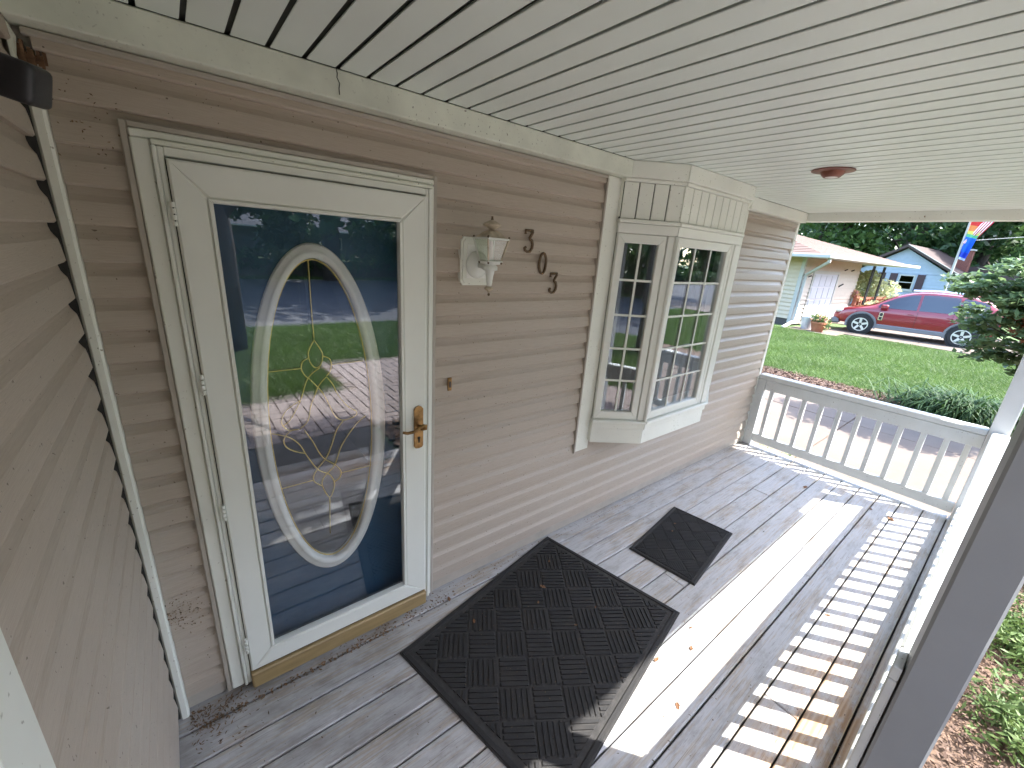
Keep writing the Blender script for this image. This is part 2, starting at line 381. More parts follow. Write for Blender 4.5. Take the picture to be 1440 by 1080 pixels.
# driveway slabs beside the porch, each slab of concrete a piece with recessed joints
dw = struct('driveway')
DX = [5.02, 7.62, 9.40]; DY = [8.0, 5.1, 2.35, -.40, -3.15, -5.9, -9.55]
for i in range(len(DX)-1):
    for j in range(len(DY)-1):
        part('slab', box(DX[i]+.006, DX[i+1]-.006, DY[j+1]+.006, DY[j]-.006, GZ-.12, GZ+.0+.002*((i+j) % 2), bev=.008), 'concrete', dw)
part('joint_bed', box(DX[0], DX[-1], DY[-1], DY[0], GZ-.14, GZ-.02), 'mulch_soil', dw)
# neighbour's driveway
nd = struct('neighbour_driveway')
for j in range(6):
    part('slab', box(19.25, 22.9, 3.25-2.6*(j+1)+.008, 3.25-2.6*j-.008, GZ-.1, GZ+.002, bev=.01), 'concrete', nd)
part('slab', box(18.1, 19.24, 2.6, 4.2, GZ-.1, GZ+.002, bev=.01), 'concrete', nd)
part('slab', box(22.91, 26.5, -8.0, 4.2, GZ-.1, GZ+.001, bev=.01), 'concrete', nd)
# stamped paver walk in front of the porch (pieces too small in the picture to part: one mass)
pv = MB(); bw, bl = .14, .28
for i in range(-6, 46):
    for j in range(46):
        x = 0; y = -2.95-j*bw
        # herringbone-like running bond in pairs
        k = (i+j) % 4
        if k in (0,):
            x0, y0 = -.9+i*bw, -2.95-j*bw
            if x0 < -.24 or x0 > 4.8: continue
            lim = -4.25 if x0 < 1.75 else -5.75
            if y0 < lim: continue
            pv.box(x0+.005, x0+2*bw-.005, y0-bw+.005, y0-.005, GZ-.03, GZ+rng.uniform(.002, .007), bev=.006)
        elif k == 2:
            x0, y0 = -.9+i*bw, -2.95-j*bw
            if x0 < -.24 or x0 > 4.8: continue
            lim = -4.25 if x0 < 1.75 else -5.75
            if y0 < lim: continue
            pv.box(x0+.005, x0+bw-.005, y0-2*bw+.005, y0-.005, GZ-.03, GZ+rng.uniform(.002, .007), bev=.006)
            pv.box(x0+bw+.005, x0+2*bw-.005, y0-bw+.005, y0-.005, GZ-.03, GZ+rng.uniform(.002, .007), bev=.006)
walk = struct('paver_walk')
o = part('pavers', pv, 'paver', walk); o['kind'] = 'stuff'
part('mortar', box(-.25, 5.0, -5.9, -2.95, GZ-.06, GZ-.012), 'mulch_soil', walk)
part('landing', box(-.25, 1.6, -2.95, -1.95, GZ-.06, GZ-.004, bev=.01), 'dark_landing', walk)
# mulch beds
def blob_sheet(x0, x1, y0, y1, z, n=14, wob=.08):
    m = MB(); P = []
    for i in range(n): P.append((x0+(x1-x0)*i/n, y0+rng.normal(0, wob)*.5))
    for i in range(n): P.append((x1+rng.normal(0, wob), y0+(y1-y0)*i/n))
    for i in range(n): P.append((x1-(x1-x0)*i/n, y1+rng.normal(0, wob)*.5))
    for i in range(n): P.append((x0+rng.normal(0, wob), y1-(y1-y0)*i/n))
    k = len(P); m.add([(x, y, z) for x, y in P]+[(x, y, z-.08) for x, y in P], [tuple(range(k))]+[(i, (i+1) % k, (i+1) % k+k, i+k) for i in range(k)])
    return m
struct('mulch_bed', link('mulch_bed', blob_sheet(1.65, 5.0, -2.95, -1.92, GZ+.004, wob=.03).mesh('mulch_bed', 'mulch_soil')))
struct('mulch_strip', link('mulch_strip', blob_sheet(9.42, 10.15, -5.5, 7.8, GZ+.01, 24, .06).mesh('mulch_strip', 'mulch_soil')))
def chips(n, x0, x1, y0, y1, z, s):
    c = np.column_stack([rng.uniform(x0, x1, n), rng.uniform(y0, y1, n), z+rng.uniform(0, .03, n)])
    return flakes(c, s, .4, flat=.6)
def flakes(c, size, aspect=.5, flat=0., sizes=None):
    n = len(c); d = rng.normal(size=(n, 3)); d[:, 2] *= (1-flat); d /= np.linalg.norm(d, axis=1)[:, None]
    u = rng.normal(size=(n, 3)); u[:, 2] *= (1-flat); u -= d*(u*d).sum(1)[:, None]; u /= np.linalg.norm(u, axis=1)[:, None]
    s = size*rng.uniform(.65, 1.3, n)[:, None] if sizes is None else sizes[:, None]
    nrm = np.cross(d, u)
    return np.stack([c-d*s, c+u*s*aspect+nrm*s*.12, c+d*s, c-u*s*aspect+nrm*s*.12], 1).reshape(-1, 3)
mc = np.vstack([chips(16000, 1.68, 4.97, -2.93, -1.93, GZ+.006, .014), chips(7000, 9.40, 10.2, -3.5, 4.0, GZ+.012, .03)])
struct('mulch_chips', link('mulch_chips', fast_mesh('mulch_chips', mc, 4, 'chips')), 'stuff')
# lawns: blades of grass
def blades(n, x0, x1, y0, y1, z, h, w, clump=None):
    x = rng.uniform(x0, x1, n); y = rng.uniform(y0, y1, n)
    return blades_at(x, y, z, h, w)
def blades_at(x, y, z, h, w):
    n = len(x); a = rng.uniform(0, 2*PI, n); hh = h*rng.uniform(.5, 1.25, n)*(1+.25*np.sin(x*2.1+y*.7)*np.sin(y*1.7)); ln = rng.normal(0, .95, (n, 2))*hh[:, None]
    dx, dy = np.cos(a)*w, np.sin(a)*w; zz = np.full(n, z)
    return np.stack([np.column_stack([x-dx, y-dy, zz]), np.column_stack([x+dx, y+dy, zz]), np.column_stack([x+ln[:, 0], y+ln[:, 1], zz+hh])], 1).reshape(-1, 3)
def keep(n, fn, x0, x1, y0, y1):
    x = rng.uniform(x0, x1, n); y = rng.uniform(y0, y1, n); k = fn(x, y); return x[k], y[k]
gx, gy = keep(330000, lambda x, y: (x > 10.05+.07*np.sin(y*1.9)+.05*np.sin(y*5.)) & (x < 18.9+.25*(y-3.2)*(y > 2)) & ~((x > 18.1) & (y > 2.55)), 10., 19.25, -9.5, 6.5)
ga = blades_at(gx, gy, GZ-.03, .085, .007)
gb = np.vstack([blades(90000, -3., 5., -9.5, -5.8, GZ-.03, .09, .009), blades(30000, -3., 1.7, -5.8, -4.3, GZ-.03, .09, .009),
                blades(60000, -8., 40., -30., -22.1, GZ-.03, .14, .03)])
struct('lawn_grass', link('lawn_grass', fast_mesh('lawn_grass', np.vstack([ga, gb]), 3, 'grass')), 'stuff')

# ================================================================== SETTING: porch
XL, XR = -0.262, 4.90
# --- floor boards
floor = struct('porch_floor')
joint = {1: 3.35, 2: 2.62, 3: 1.02, 4: 3.86, 5: 2.2, 7: .55, 8: 3.0, 10: 1.9, 11: 3.7}
for k in range(13):
    y1 = -.113-.1465*(k-1) if k else .03; y0 = -.113-.1465*k
    xs = [XL-.03, XR+.05] if k not in joint else [XL-.03, joint[k], XR+.05]
    for a, b in zip(xs[:-1], xs[1:]):
        o = part('deck_board', box(a+.0015, b-.0015, y0+.0042, y1-.0042, -.028, rng.uniform(-.0015, .0015), bev=.004), 'deck', floor)
part('rim_joist', box(XL-.03, XR+.04, -1.90, -1.872, -.19, -.03), 'rail_paint', floor)
part('rim_joist', box(XR+.012, XR+.04, -1.868, .03, -.19, -.03), 'rail_paint', floor)
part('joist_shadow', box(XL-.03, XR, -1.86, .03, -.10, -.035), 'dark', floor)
step = thing('porch_step', 'low dark wooden step in front of the gap in the porch rail', 'step', (.62, -2.06, GZ))
for k in range(2): part('tread', box(-.82, .82, -.14+.142*k, -.003+.142*k, .06, .10, bev=.006), 'dark_landing', step)
part('riser', box(-.8, .8, -.12, .14, -.03, .058), 'dark_landing', step)

# --- siding
def course_poly(h=.1015):
    return [(0., 0.), (.0185, .0), (.0235, .0050), (.0235, .009), (.0205, .045), (.0180, .062), (.0125, .071), (.0080, .080), (.0055, .092), (.0050, h+.012), (0, h+.012)]
wall = thing('front_wall', 'tan lap siding house wall behind the porch with white trim', 'wall')
Z0, CH = .0785, .1015
cache = {}
def siding_x(x0, x1, z, parent, top=None):
    h = CH if top is None else top-z
    key = (round(x1-x0, 3), round(h, 3))
    if key not in cache:
        P = course_poly(CH) if h > CH-.004 else [(0, 0), (.0185, .0), (.0235, .005), (.0235, .009), (.0235-.006*h/CH, h-.003), (0, h-.003)]
        cache[key] = MB().prism(P, lambda p, t: (t, -p[0], p[1]), 0, x1-x0).mesh('siding_board', 'siding')
    o = link('siding_board', cache[key], parent); o.location = (x0, 0, z); return o
ZT = 2.342
k = 0
while Z0+CH*k < ZT-.02:
    z = Z0+CH*k; zt = z+CH; top = ZT if zt > ZT-.004 else None
    spans = []
    spans.append((-.225, -.092) if zt < 2.19 else None)
    if zt < 2.19:
        if zt < .70: spans.append((.893, 4.835))
        else: spans += [(.893, 1.962), (3.745, 4.835)]
    else: spans += [(-.225, 1.962), (3.745, 4.835)]
    for s_ in spans:
        if s_: siding_x(s_[0], s_[1], z, wall, top)
    k += 1
part('starter_strip', box(-.24, -.092, -.014, 0, .012, .0755, bev=.003), 'beige', wall)
part('starter_strip', box(.893, 4.835, -.014, 0, .012, .0755, bev=.003), 'beige', wall)
part('sheathing', MB().box(-.5, -.03, .003, .12, -.2, 2.45).box(.857, 2.09, .003, .12, -.2, 2.45).box(-.03, .857, .003, .12, 2.14, 2.45)
     .box(2.09, 3.63, .003, .12, -.2, .70).box(2.09, 3.63, .003, .12, 2.36, 2.45).box(3.63, 4.84, .003, .12, -.2, 2.45).box(-.03, .857, .02, .12, -.2, .03), 'beige', wall)
# frieze board and its beige channel
part('frieze_board', box(-.26, 2.10, -.092, -.001, 2.356, 2.446, bev=.004), 'trim_dirty', wall)
part('frieze_board', box(3.63, 4.83, -.092, -.001, 2.356, 2.446, bev=.004), 'trim', wall)
part('channel', box(-.24, 1.965, -.030, -.002, 2.338, 2.354, bev=.003), 'beige', wall)
part('channel', box(3.745, 4.83, -.030, -.002, 2.338, 2.354, bev=.003), 'beige', wall)
part('crack', MB().tube([(.483, -.0925, 2.446), (.486, -.0928, 2.432), (.484, -.0928, 2.42), (.492, -.0928, 2.405), (.489, -.0928, 2.39), (.490, -.0928, 2.372)], .0016, 5), 'dark', wall)
part('corner_post', MB().box(4.835, 4.892, -.022, -.001, .0, 2.372, bev=.004).box(4.871, 4.893, -.0005, .12, -.15, 2.372, bev=.003), 'trim', wall)
# flat trim boards down both sides of the bay
part('trim_board', box(1.968, 2.098, -.030, -.0015, .628, 2.355, bev=.004), 'trim', wall)
part('trim_board', box(3.632, 3.742, -.030, -.0015, .650, 2.355, bev=.004), 'trim', wall)
part('channel', box(1.957, 1.967, -.032, -.001, .622, 2.338), 'beige', wall)
part('channel', box(3.743, 3.750, -.026, -.001, .640, 2.338), 'beige', wall)
# inner corner post, torn at the top
part('channel_pocket', box(-.2765, -.2545, -.049, -.002, .02, 2.24), 'dark', wall)
cp = MB().box(-.2540, -.226, -.050, -.0015, .004, 2.24, bev=.006)
part('inside_corner_post', cp, 'trim', wall)
tw = MB()
for i in range(10):
    x = -.258+.0052*i; h = rng.uniform(2.30, 2.337); tw.box(x, x+.006, -.012-.003*(i % 3), -.001, 2.241, h)
part('torn_wood', tw, 'raw_wood', wall, 'bare torn brown wood above the corner strip')
part('torn_sheath', MB().prism([(-.262, 2.245), (-.250, 2.25), (-.256, 2.29), (-.249, 2.33), (-.258, 2.355), (-.262, 2.35)], lambda p, t: (p[0], t, p[1]), -.052, -.0195), 'trim_dirty', wall)

# --- left side wall, runs towards the camera
lw = thing('side_wall', 'tan lap siding wall at the left end of the porch', 'wall')
YE = -1.068
sm = MB().prism(course_poly(CH), lambda p, t: (p[0], t, p[1]), YE-.004, -.0515).mesh('siding_board', 'siding')
k = 0
while Z0+CH*k < 2.40:
    o = link('siding_board', sm, lw); o.location = (-.278, rng.uniform(-.004, .004), Z0+CH*k); k += 1
part('sheathing', box(-.40, -.2785, -6.5, -.001, -.2, 2.447), 'beige', lw)
sm3 = MB().prism(course_poly(CH), lambda p, t: (p[0], t, p[1]), -6.5, YE-.118).mesh('siding_board', 'siding')
for k in range(-2, 26):
    o = link('siding_board', sm3, lw); o.location = (-.278, 0, Z0+CH*k)
part('starter_strip', box(-.278, -.262, YE, -.03, .012, .0755, bev=.003), 'beige', lw)
part('corner_board', box(-.40, -.250, YE-.115, YE-.004, -.15, 2.44, bev=.006), 'trim', lw)
part('frieze_board', box(-.278, -.258, YE-.11, -.095, 2.356, 2.446, bev=.004), 'trim_dirty', lw)
# security camera on the left wall
sc = thing('security_camera', 'small black security camera sticking out of the left wall', 'camera', (-.272, -.50, 2.150), 0)
bb = bmesh.new(); bmesh.ops.create_cube(bb, size=1.); bmesh.ops.scale(bb, vec=(.10, .075, .068), verts=bb.verts); bmesh.ops.bevel(bb, geom=bb.edges[:], offset=.014, segments=4, affect='EDGES', profile=.6)
me = bpy.data.meshes.new('housing'); bb.to_mesh(me); bb.free(); me.materials.append(M['black']); me.polygons.foreach_set('use_smooth', [True]*len(me.polygons))
o = link('housing', me, sc); o.location = (.058, 0, .0); o.rotation_euler = (.1, .25, -.25)
part('bracket', MB().lathe([(.03, 0), (.03, .012), (.012, .02), (.012, .05)], 14, (-.016, 0, .03), 'x'), 'black', sc)
part('lens_ring', MB().lathe([(.02, -.002), (.02, .004), (.012, .004), (.012, .001)], 16, (.02, -.046, 0), 'y'), 'tyre', sc)

# --- ceiling: soffit strips across the porch with recessed grooves
ceil = struct('porch_ceiling')
xs0 = .583594-.1011*12
def strip_poly(w):
    return [(.0200, .013), (.0125, .002), (.0135, 0.), (w-.0025, 0.), (w-.0005, .0025), (w-.0005, .013)]
stm = MB().prism(strip_poly(.1011), lambda p, t: (p[0], t, p[1]), -1.748, -.0925).mesh('ceiling_strip', 'ceiling')
stm2 = MB().prism(strip_poly(.1011), lambda p, t: (p[0], t, p[1]), -1.748, -.0).mesh('ceiling_strip', 'ceiling')
for i in range(0, 60):
    x = xs0+.1011*i
    if x > 4.74: break
    o = link('ceiling_strip', stm2 if 2.09 < x < 3.65 or x < -.36 else stm, ceil); o.location = (x, 0, 2.4465)
o = part('ceiling_strip', MB().prism(strip_poly(4.826-x), lambda p, t: (p[0], t, p[1]), -1.748, -.0925), 'ceiling', ceil); o.location = (x, 0, 2.4465)
part('groove_backing', box(-.75, 4.88, -1.9, .1, 2.4605, 2.475), 'groove', ceil)
# beams and roof
beam = struct('porch_beam'); fb = part('front_beam', box(-.75, 4.95, -1.872, -1.752, 2.372, 2.4585, bev=.004), 'trim', beam)
part('end_beam', box(4.835, 4.95, -1.7495, -.0945, 2.372, 2.4585, bev=.004), 'trim', beam)
part('end_beam', box(4.835, 4.95, -.094, -.0015, 2.374, 2.4585, bev=.003), 'trim', beam)
part('nail_hook', MB().tube([(4.834, -.93, 2.40), (4.822, -.93, 2.40), (4.818, -.93, 2.408)], .003, 6), 'raw_wood', beam)
roof = struct('porch_roof')
rp = MB().prism([(-2.49, 2.50), (-2.49, 2.476), (4.0, 2.476), (4.0, 3.9), (2.2, 3.75)], lambda p, t: (t, p[0], p[1]), -1.2, 5.742)
part('roof_slab', rp, 'grey_roof_far', roof)
part('fascia', box(-1.2, 4.95, -2.492, -2.475, 2.372, 2.4745).box(4.95, 5.74, -2.492, -2.475, 2.446, 2.4745), 'trim', roof)
part('fascia', box(5.723, 5.74, -2.474, .3, 2.446, 2.4745), 'trim', roof)
part('overhang_soffit', MB().box(-1.2, 5.7, -2.474, -1.873, 2.46, 2.4745).box(4.951, 5.722, -1.8725, .3, 2.46, 2.4745), 'ceiling', roof)
# gable end of the house beyond the corner and room behind the wall
room = struct('house_interior')
part('room_shell', MB().box(-.5, 4.84, 3.6, 3.7, -.1, 2.5).box(-.5, 4.84, .125, 3.6, -.1, -.02).box(-.5, 4.84, .125, 3.6, 2.46, 2.5).box(-.55, -.5, .125, 3.6, -.1, 2.5).box(4.80, 4.84, .125, 3.6, -.1, 2.5)
     .box(1.15, 1.22, .125, 3.6, -.02, 2.46), 'room', room)
part('side_siding', box(4.842, 4.87, .121, 7.5, -.2, 2.6), 'siding', room)

# --- railings
def rail_thing(name, label):
    return thing(name, label, 'railing', group='white porch railings')
fr = rail_thing('porch_railing', 'white railing across the far end of the porch facing the driveway')
BM = box(-.019, .019, -.019, .019, .146, .662, bev=.003).mesh('baluster', 'rail_paint')
RX = 4.895   # centre line of the far rail
part('top_cap', box(RX-.045, RX+.075, -1.735, .02-.045, .772, .820, bev=.008), 'rail_paint', fr)
part('upper_rail', box(RX-.035, RX+.003, -1.735, -.105, .660, .768, bev=.004), 'rail_paint', fr)
part('bottom_rail', box(RX-.035, RX+.003, -1.735, -.105, .055, .146, bev=.005), 'rail_paint', fr)
part('wall_post', box(RX-.045, RX+.045, -.104, -.024, .002, .770, bev=.005), 'rail_paint', fr)
ys = [-.180, -.334, -.489, -.641, -.791, -.944, -1.096, -1.248, -1.399, -1.542, -1.668]
for y in ys:
    o = link('baluster', BM, fr); o.location = (RX-.012, y, 0)
RY = -1.800
f2 = rail_thing('porch_railing', 'white railing along the front edge of the porch, sunlit on top')
part('top_cap', box(1.606, 4.848, RY-.052, RY+.042, .772, .820, bev=.008), 'rail_paint', f2)
part('upper_rail', box(1.612, 4.83, RY-.019, RY+.019, .660, .768, bev=.004), 'rail_paint', f2)
part('bottom_rail', box(1.612, 4.83, RY-.045, RY+.045, .055, .146, bev=.005), 'rail_paint', f2)
part('end_post', box(1.497, 1.604, -1.7815, -1.7585, .002, .7695, bev=.004), 'rail_paint', f2)
part('cap_return', box(1.497, 1.605, -1.7812, -1.7582, .772, .8195, bev=.003), 'rail_paint', f2)
x = 4.70
while x > 1.68:
    o = link('baluster', BM, f2); o.location = (x, RY, 0); x -= .152
# posts
pc = thing('porch_post', 'square white post at the far front corner of the porch', 'post', group='square porch posts')
pc.location = (4.905, -1.792, 0); part('shaft', box(-.055, .055, -.055, .055, -.15, 2.3715, bev=.006), 'post_paint', pc)
M['post_shaded'] = simple('near post paint darkened for shade', (.29, .305, .32), .5, .06, 4., .1, 50.)  # darker copy of the post paint, shade of the near face put into the colour
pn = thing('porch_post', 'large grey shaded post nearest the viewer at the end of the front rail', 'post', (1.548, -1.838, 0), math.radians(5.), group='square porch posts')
part('shaft', box(-.055, .055, -.055, .055, -.15, 2.3715, bev=.007), 'post_shaded', pn)

# ================================================================== DOOR
sd = thing('storm_door', 'white storm door with a tall clear glass panel and brass lever', 'door')
LX0, LX1, LZ0, LZ1 = 0.0, .827, .098, 2.104
def frame(mb_list, x0, x1, z0, z1, w, y0, y1, bev, mitre=True):
    # four mitred members as separate meshes: left, right, top, bottom widths w=(l,r,t,b)
    l, r_, t_, b_ = w
    P = {'left': [(x0, z0), (x0+l, z0+b_), (x0+l, z1-t_), (x0, z1)], 'right': [(x1, z0), (x1, z1), (x1-r_, z1-t_), (x1-r_, z0+b_)],
         'top': [(x0, z1), (x0+l, z1-t_), (x1-r_, z1-t_), (x1, z1)], 'bottom': [(x0, z0), (x1, z0), (x1-r_, z0+b_), (x0+l, z0+b_)]}
    out = []
    for k_, p in P.items():
        c = (sum(q[0] for q in p)/4, sum(q[1] for q in p)/4)
        m = MB()
        ins = [(q[0]+(.0 if abs(q[0]-c[0]) < 1e-6 else math.copysign(min(bev, abs(q[0]-c[0])*.2), c[0]-q[0])), q[1]+math.copysign(min(bev, abs(q[1]-c[1])*.2), c[1]-q[1])) for q in p]
        n = 4; v = [(q[0], y1, q[1]) for q in p]+[(q[0], y0+bev, q[1]) for q in p]+[(q[0], y0, q[1]) for q in ins]
        f = [(0, 1, 2, 3), (8, 9, 10, 11)]+[(i, (i+1) % n, (i+1) % n+n, i+n) for i in range(n)]+[(i+n, (i+1) % n+n, (i+1) % n+2*n, i+2*n) for i in range(n)]
        m.add(v, f); out.append((k_, m))
    return out
for k_, m in frame(None, LX0, LX1, LZ0, LZ1, (.087, .108, .098, .085), -.062, -.030, .006):
    part('leaf_stile' if k_ in ('left', 'right') else 'leaf_rail', m, 'door_white', sd)
for k_, m in frame(None, LX0+.087, LX1-.108, LZ0+.085, LZ1-.098, (.012, .012, .012, .012), -.066, -.036, .005):
    part('glazing_bead', m, 'door_white', sd)
part('glass_pane', box(.097, .711, -.047, -.044, .192, 1.997), 'glass', sd)
# casing, stepped jamb, beige channel
for x0, x1 in ((-.074, -.030), (.858, .872)):
    part('casing', box(x0, x1, -.040, -.001, .028, 2.150, bev=.004), 'trim', sd)
part('casing', box(-.074, .872, -.040, -.001, 2.151, 2.172, bev=.004), 'trim', sd)
for x0, x1, y in ((-.0295, -.018, -.052), (-.0175, -.003, -.046), (.830, .843, -.046), (.8435, .8575, -.052)):
    part('jamb_strip', box(x0, x1, y, -.001, .028, 2.135, bev=.003), 'door_white', sd)
part('jamb_strip', box(-.0295, .8575, -.052, -.001, 2.1365, 2.1505, bev=.003), 'trim_dirty', sd)
part('jamb_strip', box(-.003, .830, -.046, -.001, 2.110, 2.1355, bev=.003), 'door_white', sd)
for x0, x1 in ((-.092, -.075), (.873, .890)):
    part('channel', box(x0, x1, -.034, -.0015, .02, 2.190, bev=.003), 'beige', sd)
part('channel', box(-.0745, .8725, -.034, -.0015, 2.1735, 2.190, bev=.003), 'beige', sd)
part('threshold', box(-.003, .830, -.075, .02, .012, .093, bev=.006), 'threshold', sd)
part('door_sweep', box(.01, .82, -.055, -.03, .0935, .0975), 'dark', sd)
for z0, z1 in ((1.918, 1.99), (1.38, 1.455), (.878, .948), (.215, .295)):
    h = MB()
    for q in range(4): h.lathe([(.006, 0), (.006, (z1-z0)/4-.004)], 10, (-.0025, -.065, z0+q*(z1-z0)/4))
    part('hinge', h, 'door_white', sd)
hp = part('handle_plate', MB().prism([(.764, .992), (.770, .983), (.787, .980), (.804, .983), (.809, .992), (.809, 1.182), (.800, 1.193), (.787, 1.198), (.774, 1.193), (.764, 1.182)], lambda p, t: (p[0], t, p[1]), -.070, -.0625), 'brass', sd)
part('lever', MB().tube([(.786, -.07, 1.095), (.786, -.108, 1.096), (.798, -.118, 1.100), (.800, -.116, 1.112), (.785, -.116, 1.115), (.765, -.114, 1.106), (.740, -.112, 1.092), (.712, -.108, 1.090), (.692, -.104, 1.097)], [.009, .009, .009, .009, .009, .008, .0075, .0075, .006], 10), 'brass', hp, smooth=True)
part('keyhole', MB().lathe([(.007, 0), (.007, .002)], 12, (.787, -.0725, 1.035), 'y').box(.784, .790, -.0725, -.0705, 1.010, 1.034), 'dark', hp)

fd = thing('front_door', 'blue front door with a white oval window behind the storm glass', 'door')
OX, OZ = .396, 1.151
def ell(a, b, n=72): return [(OX+a*math.cos(2*PI*i/n), OZ+b*math.sin(2*PI*i/n)) for i in range(n)]
n = 72; a_, b_ = .222, .700
sm_ = MB(); E_ = ell(a_, b_, n); R = []
for i in range(n):
    c, s = math.cos(2*PI*i/n), math.sin(2*PI*i/n); k_ = 1/max(abs(c)/.425 if c else 0, abs(s)/1.05 if s else 0); R.append((OX+c*k_, 1.085+s*k_))
v = [(x, .034, z) for x, z in E_]+[(x, .034, z) for x, z in R]+[(x, .075, z) for x, z in E_]
sm_.add(v, [(i, (i+1) % n, (i+1) % n+n, i+n) for i in range(n)]+[(i, (i+1) % n, (i+1) % n+2*n, i+2*n) for i in range(n)])
part('door_slab', sm_, 'blue', fd)
om = MB(); prof = [(.208, .060), (.209, .022), (.214, .014), (.227, .010), (.238, .013), (.242, .018), (.256, .017), (.264, .023), (.265, .034)]
rings = []
for a, y in prof:
    rings += [(OX+a*math.cos(2*PI*i/96), y, OZ+(a+.478)*math.sin(2*PI*i/96)) for i in range(96)]
om.add(rings, [(k_*96+i, k_*96+(i+1) % 96, (k_+1)*96+(i+1) % 96, (k_+1)*96+i) for k_ in range(len(prof)-1) for i in range(96)])
part('oval_frame', om, 'oval_white', fd, smooth=True)
part('oval_glass', MB().prism(ell(.212, .690, 48), lambda p, t: (p[0], t, p[1]), .046, .050), 'glass', fd)
CAME = [[(0.382, 1.833), (0.38, 1.631), (0.381, 1.52)], [(0.381, 1.52), (0.359, 1.48), (0.355, 1.453), (0.361, 1.426), (0.377, 1.404), (0.396, 1.41), (0.408, 1.44), (0.407, 1.468), (0.381, 1.52)], [(0.353, 1.446), (0.331, 1.433), (0.325, 1.403), (0.337, 1.374), (0.35, 1.36)], [(0.411, 1.449), (0.434, 1.437), (0.441, 1.413), (0.434, 1.381), (0.418, 1.363)], [(0.395, 1.402), (0.365, 1.382), (0.346, 1.361), (0.332, 1.331), (0.312, 1.274), (0.291, 1.234), (0.263, 1.19), (0.238, 1.175)], [(0.308, 1.271), (0.258, 1.24), (0.238, 1.208), (0.235, 1.18), (0.256, 1.15), (0.294, 1.146)], [(0.418, 1.359), (0.39, 1.331), (0.37, 1.293), (0.348, 1.239), (0.332, 1.176), (0.298, 1.145)], [(0.418, 1.359), (0.441, 1.323), (0.461, 1.27), (0.497, 1.212), (0.536, 1.178), (0.518, 1.155), (0.47, 1.151), (0.44, 1.179), (0.421, 1.234), (0.395, 1.297), (0.35, 1.36)], [(0.193, 1.149), (0.254, 1.118), (0.292, 1.074), (0.316, 1.016), (0.355, 0.937), (0.4, 0.9), (0.419, 0.856), (0.415, 0.819), (0.395, 0.782), (0.372, 0.834), (0.368, 0.873), (0.388, 0.904), (0.426, 0.94), (0.463, 1.031), (0.529, 1.117), (0.576, 1.152)], [(0.294, 1.146), (0.263, 1.145), (0.236, 1.114), (0.24, 1.079), (0.269, 1.05), (0.309, 1.029)], [(0.315, 1.137), (0.343, 1.079), (0.365, 1.02), (0.389, 0.978), (0.43, 0.938), (0.452, 0.899), (0.442, 0.868), (0.421, 0.856)], [(0.474, 1.146), (0.444, 1.108), (0.42, 1.042), (0.393, 0.986), (0.36, 0.949), (0.337, 0.915), (0.336, 0.883), (0.365, 0.852)], [(0.192, 0.889), (0.331, 0.891)], [(0.451, 0.892), (0.593, 0.891)], [(0.395, 0.782), (0.385, 0.59)], [(0.178, 1.406), (0.326, 1.407)], [(0.441, 1.41), (0.578, 1.412)]]
cm = MB()
for pl in CAME:
    P = [Vector((x, .040, z)) for x, z in pl]; Q = []
    for i in range(len(P)-1):
        p0, p1, p2, p3 = P[max(i-1, 0)], P[i], P[i+1], P[min(i+2, len(P)-1)]
        for q in range(4):
            u = q/4; Q.append(.5*((2*p1)+(p2-p0)*u+(2*p0-5*p1+4*p2-p3)*u*u+(3*p1-p0-3*p2+p3)*u**3))
    Q.append(P[-1]); cm.tube(Q, .0024, 6)
part('leaded_pattern', cm, 'gold', fd, 'thin gold lines curling through the oval glass', smooth=True)
part('oval_bead', MB().tube([(OX+.206*math.cos(2*PI*i/64), .040, OZ+.682*math.sin(2*PI*i/64)) for i in range(65)], .0028, 6, cap=False), 'gold', fd, smooth=True)
ip = part('lock_plate', MB().box(.745, .785, .024, .033, .90, 1.12, bev=.004), 'black', fd)
part('lever', MB().tube([(.765, .03, 1.05), (.765, -.008, 1.05), (.745, -.015, 1.048), (.69, -.015, 1.04)], .009, 8), 'black', ip)
part('weather_strip', MB().box(-.003, .0, -.0005, .033, .1, 2.11).box(.830, .834, -.0005, .033, .1, 2.11), 'dark', fd)

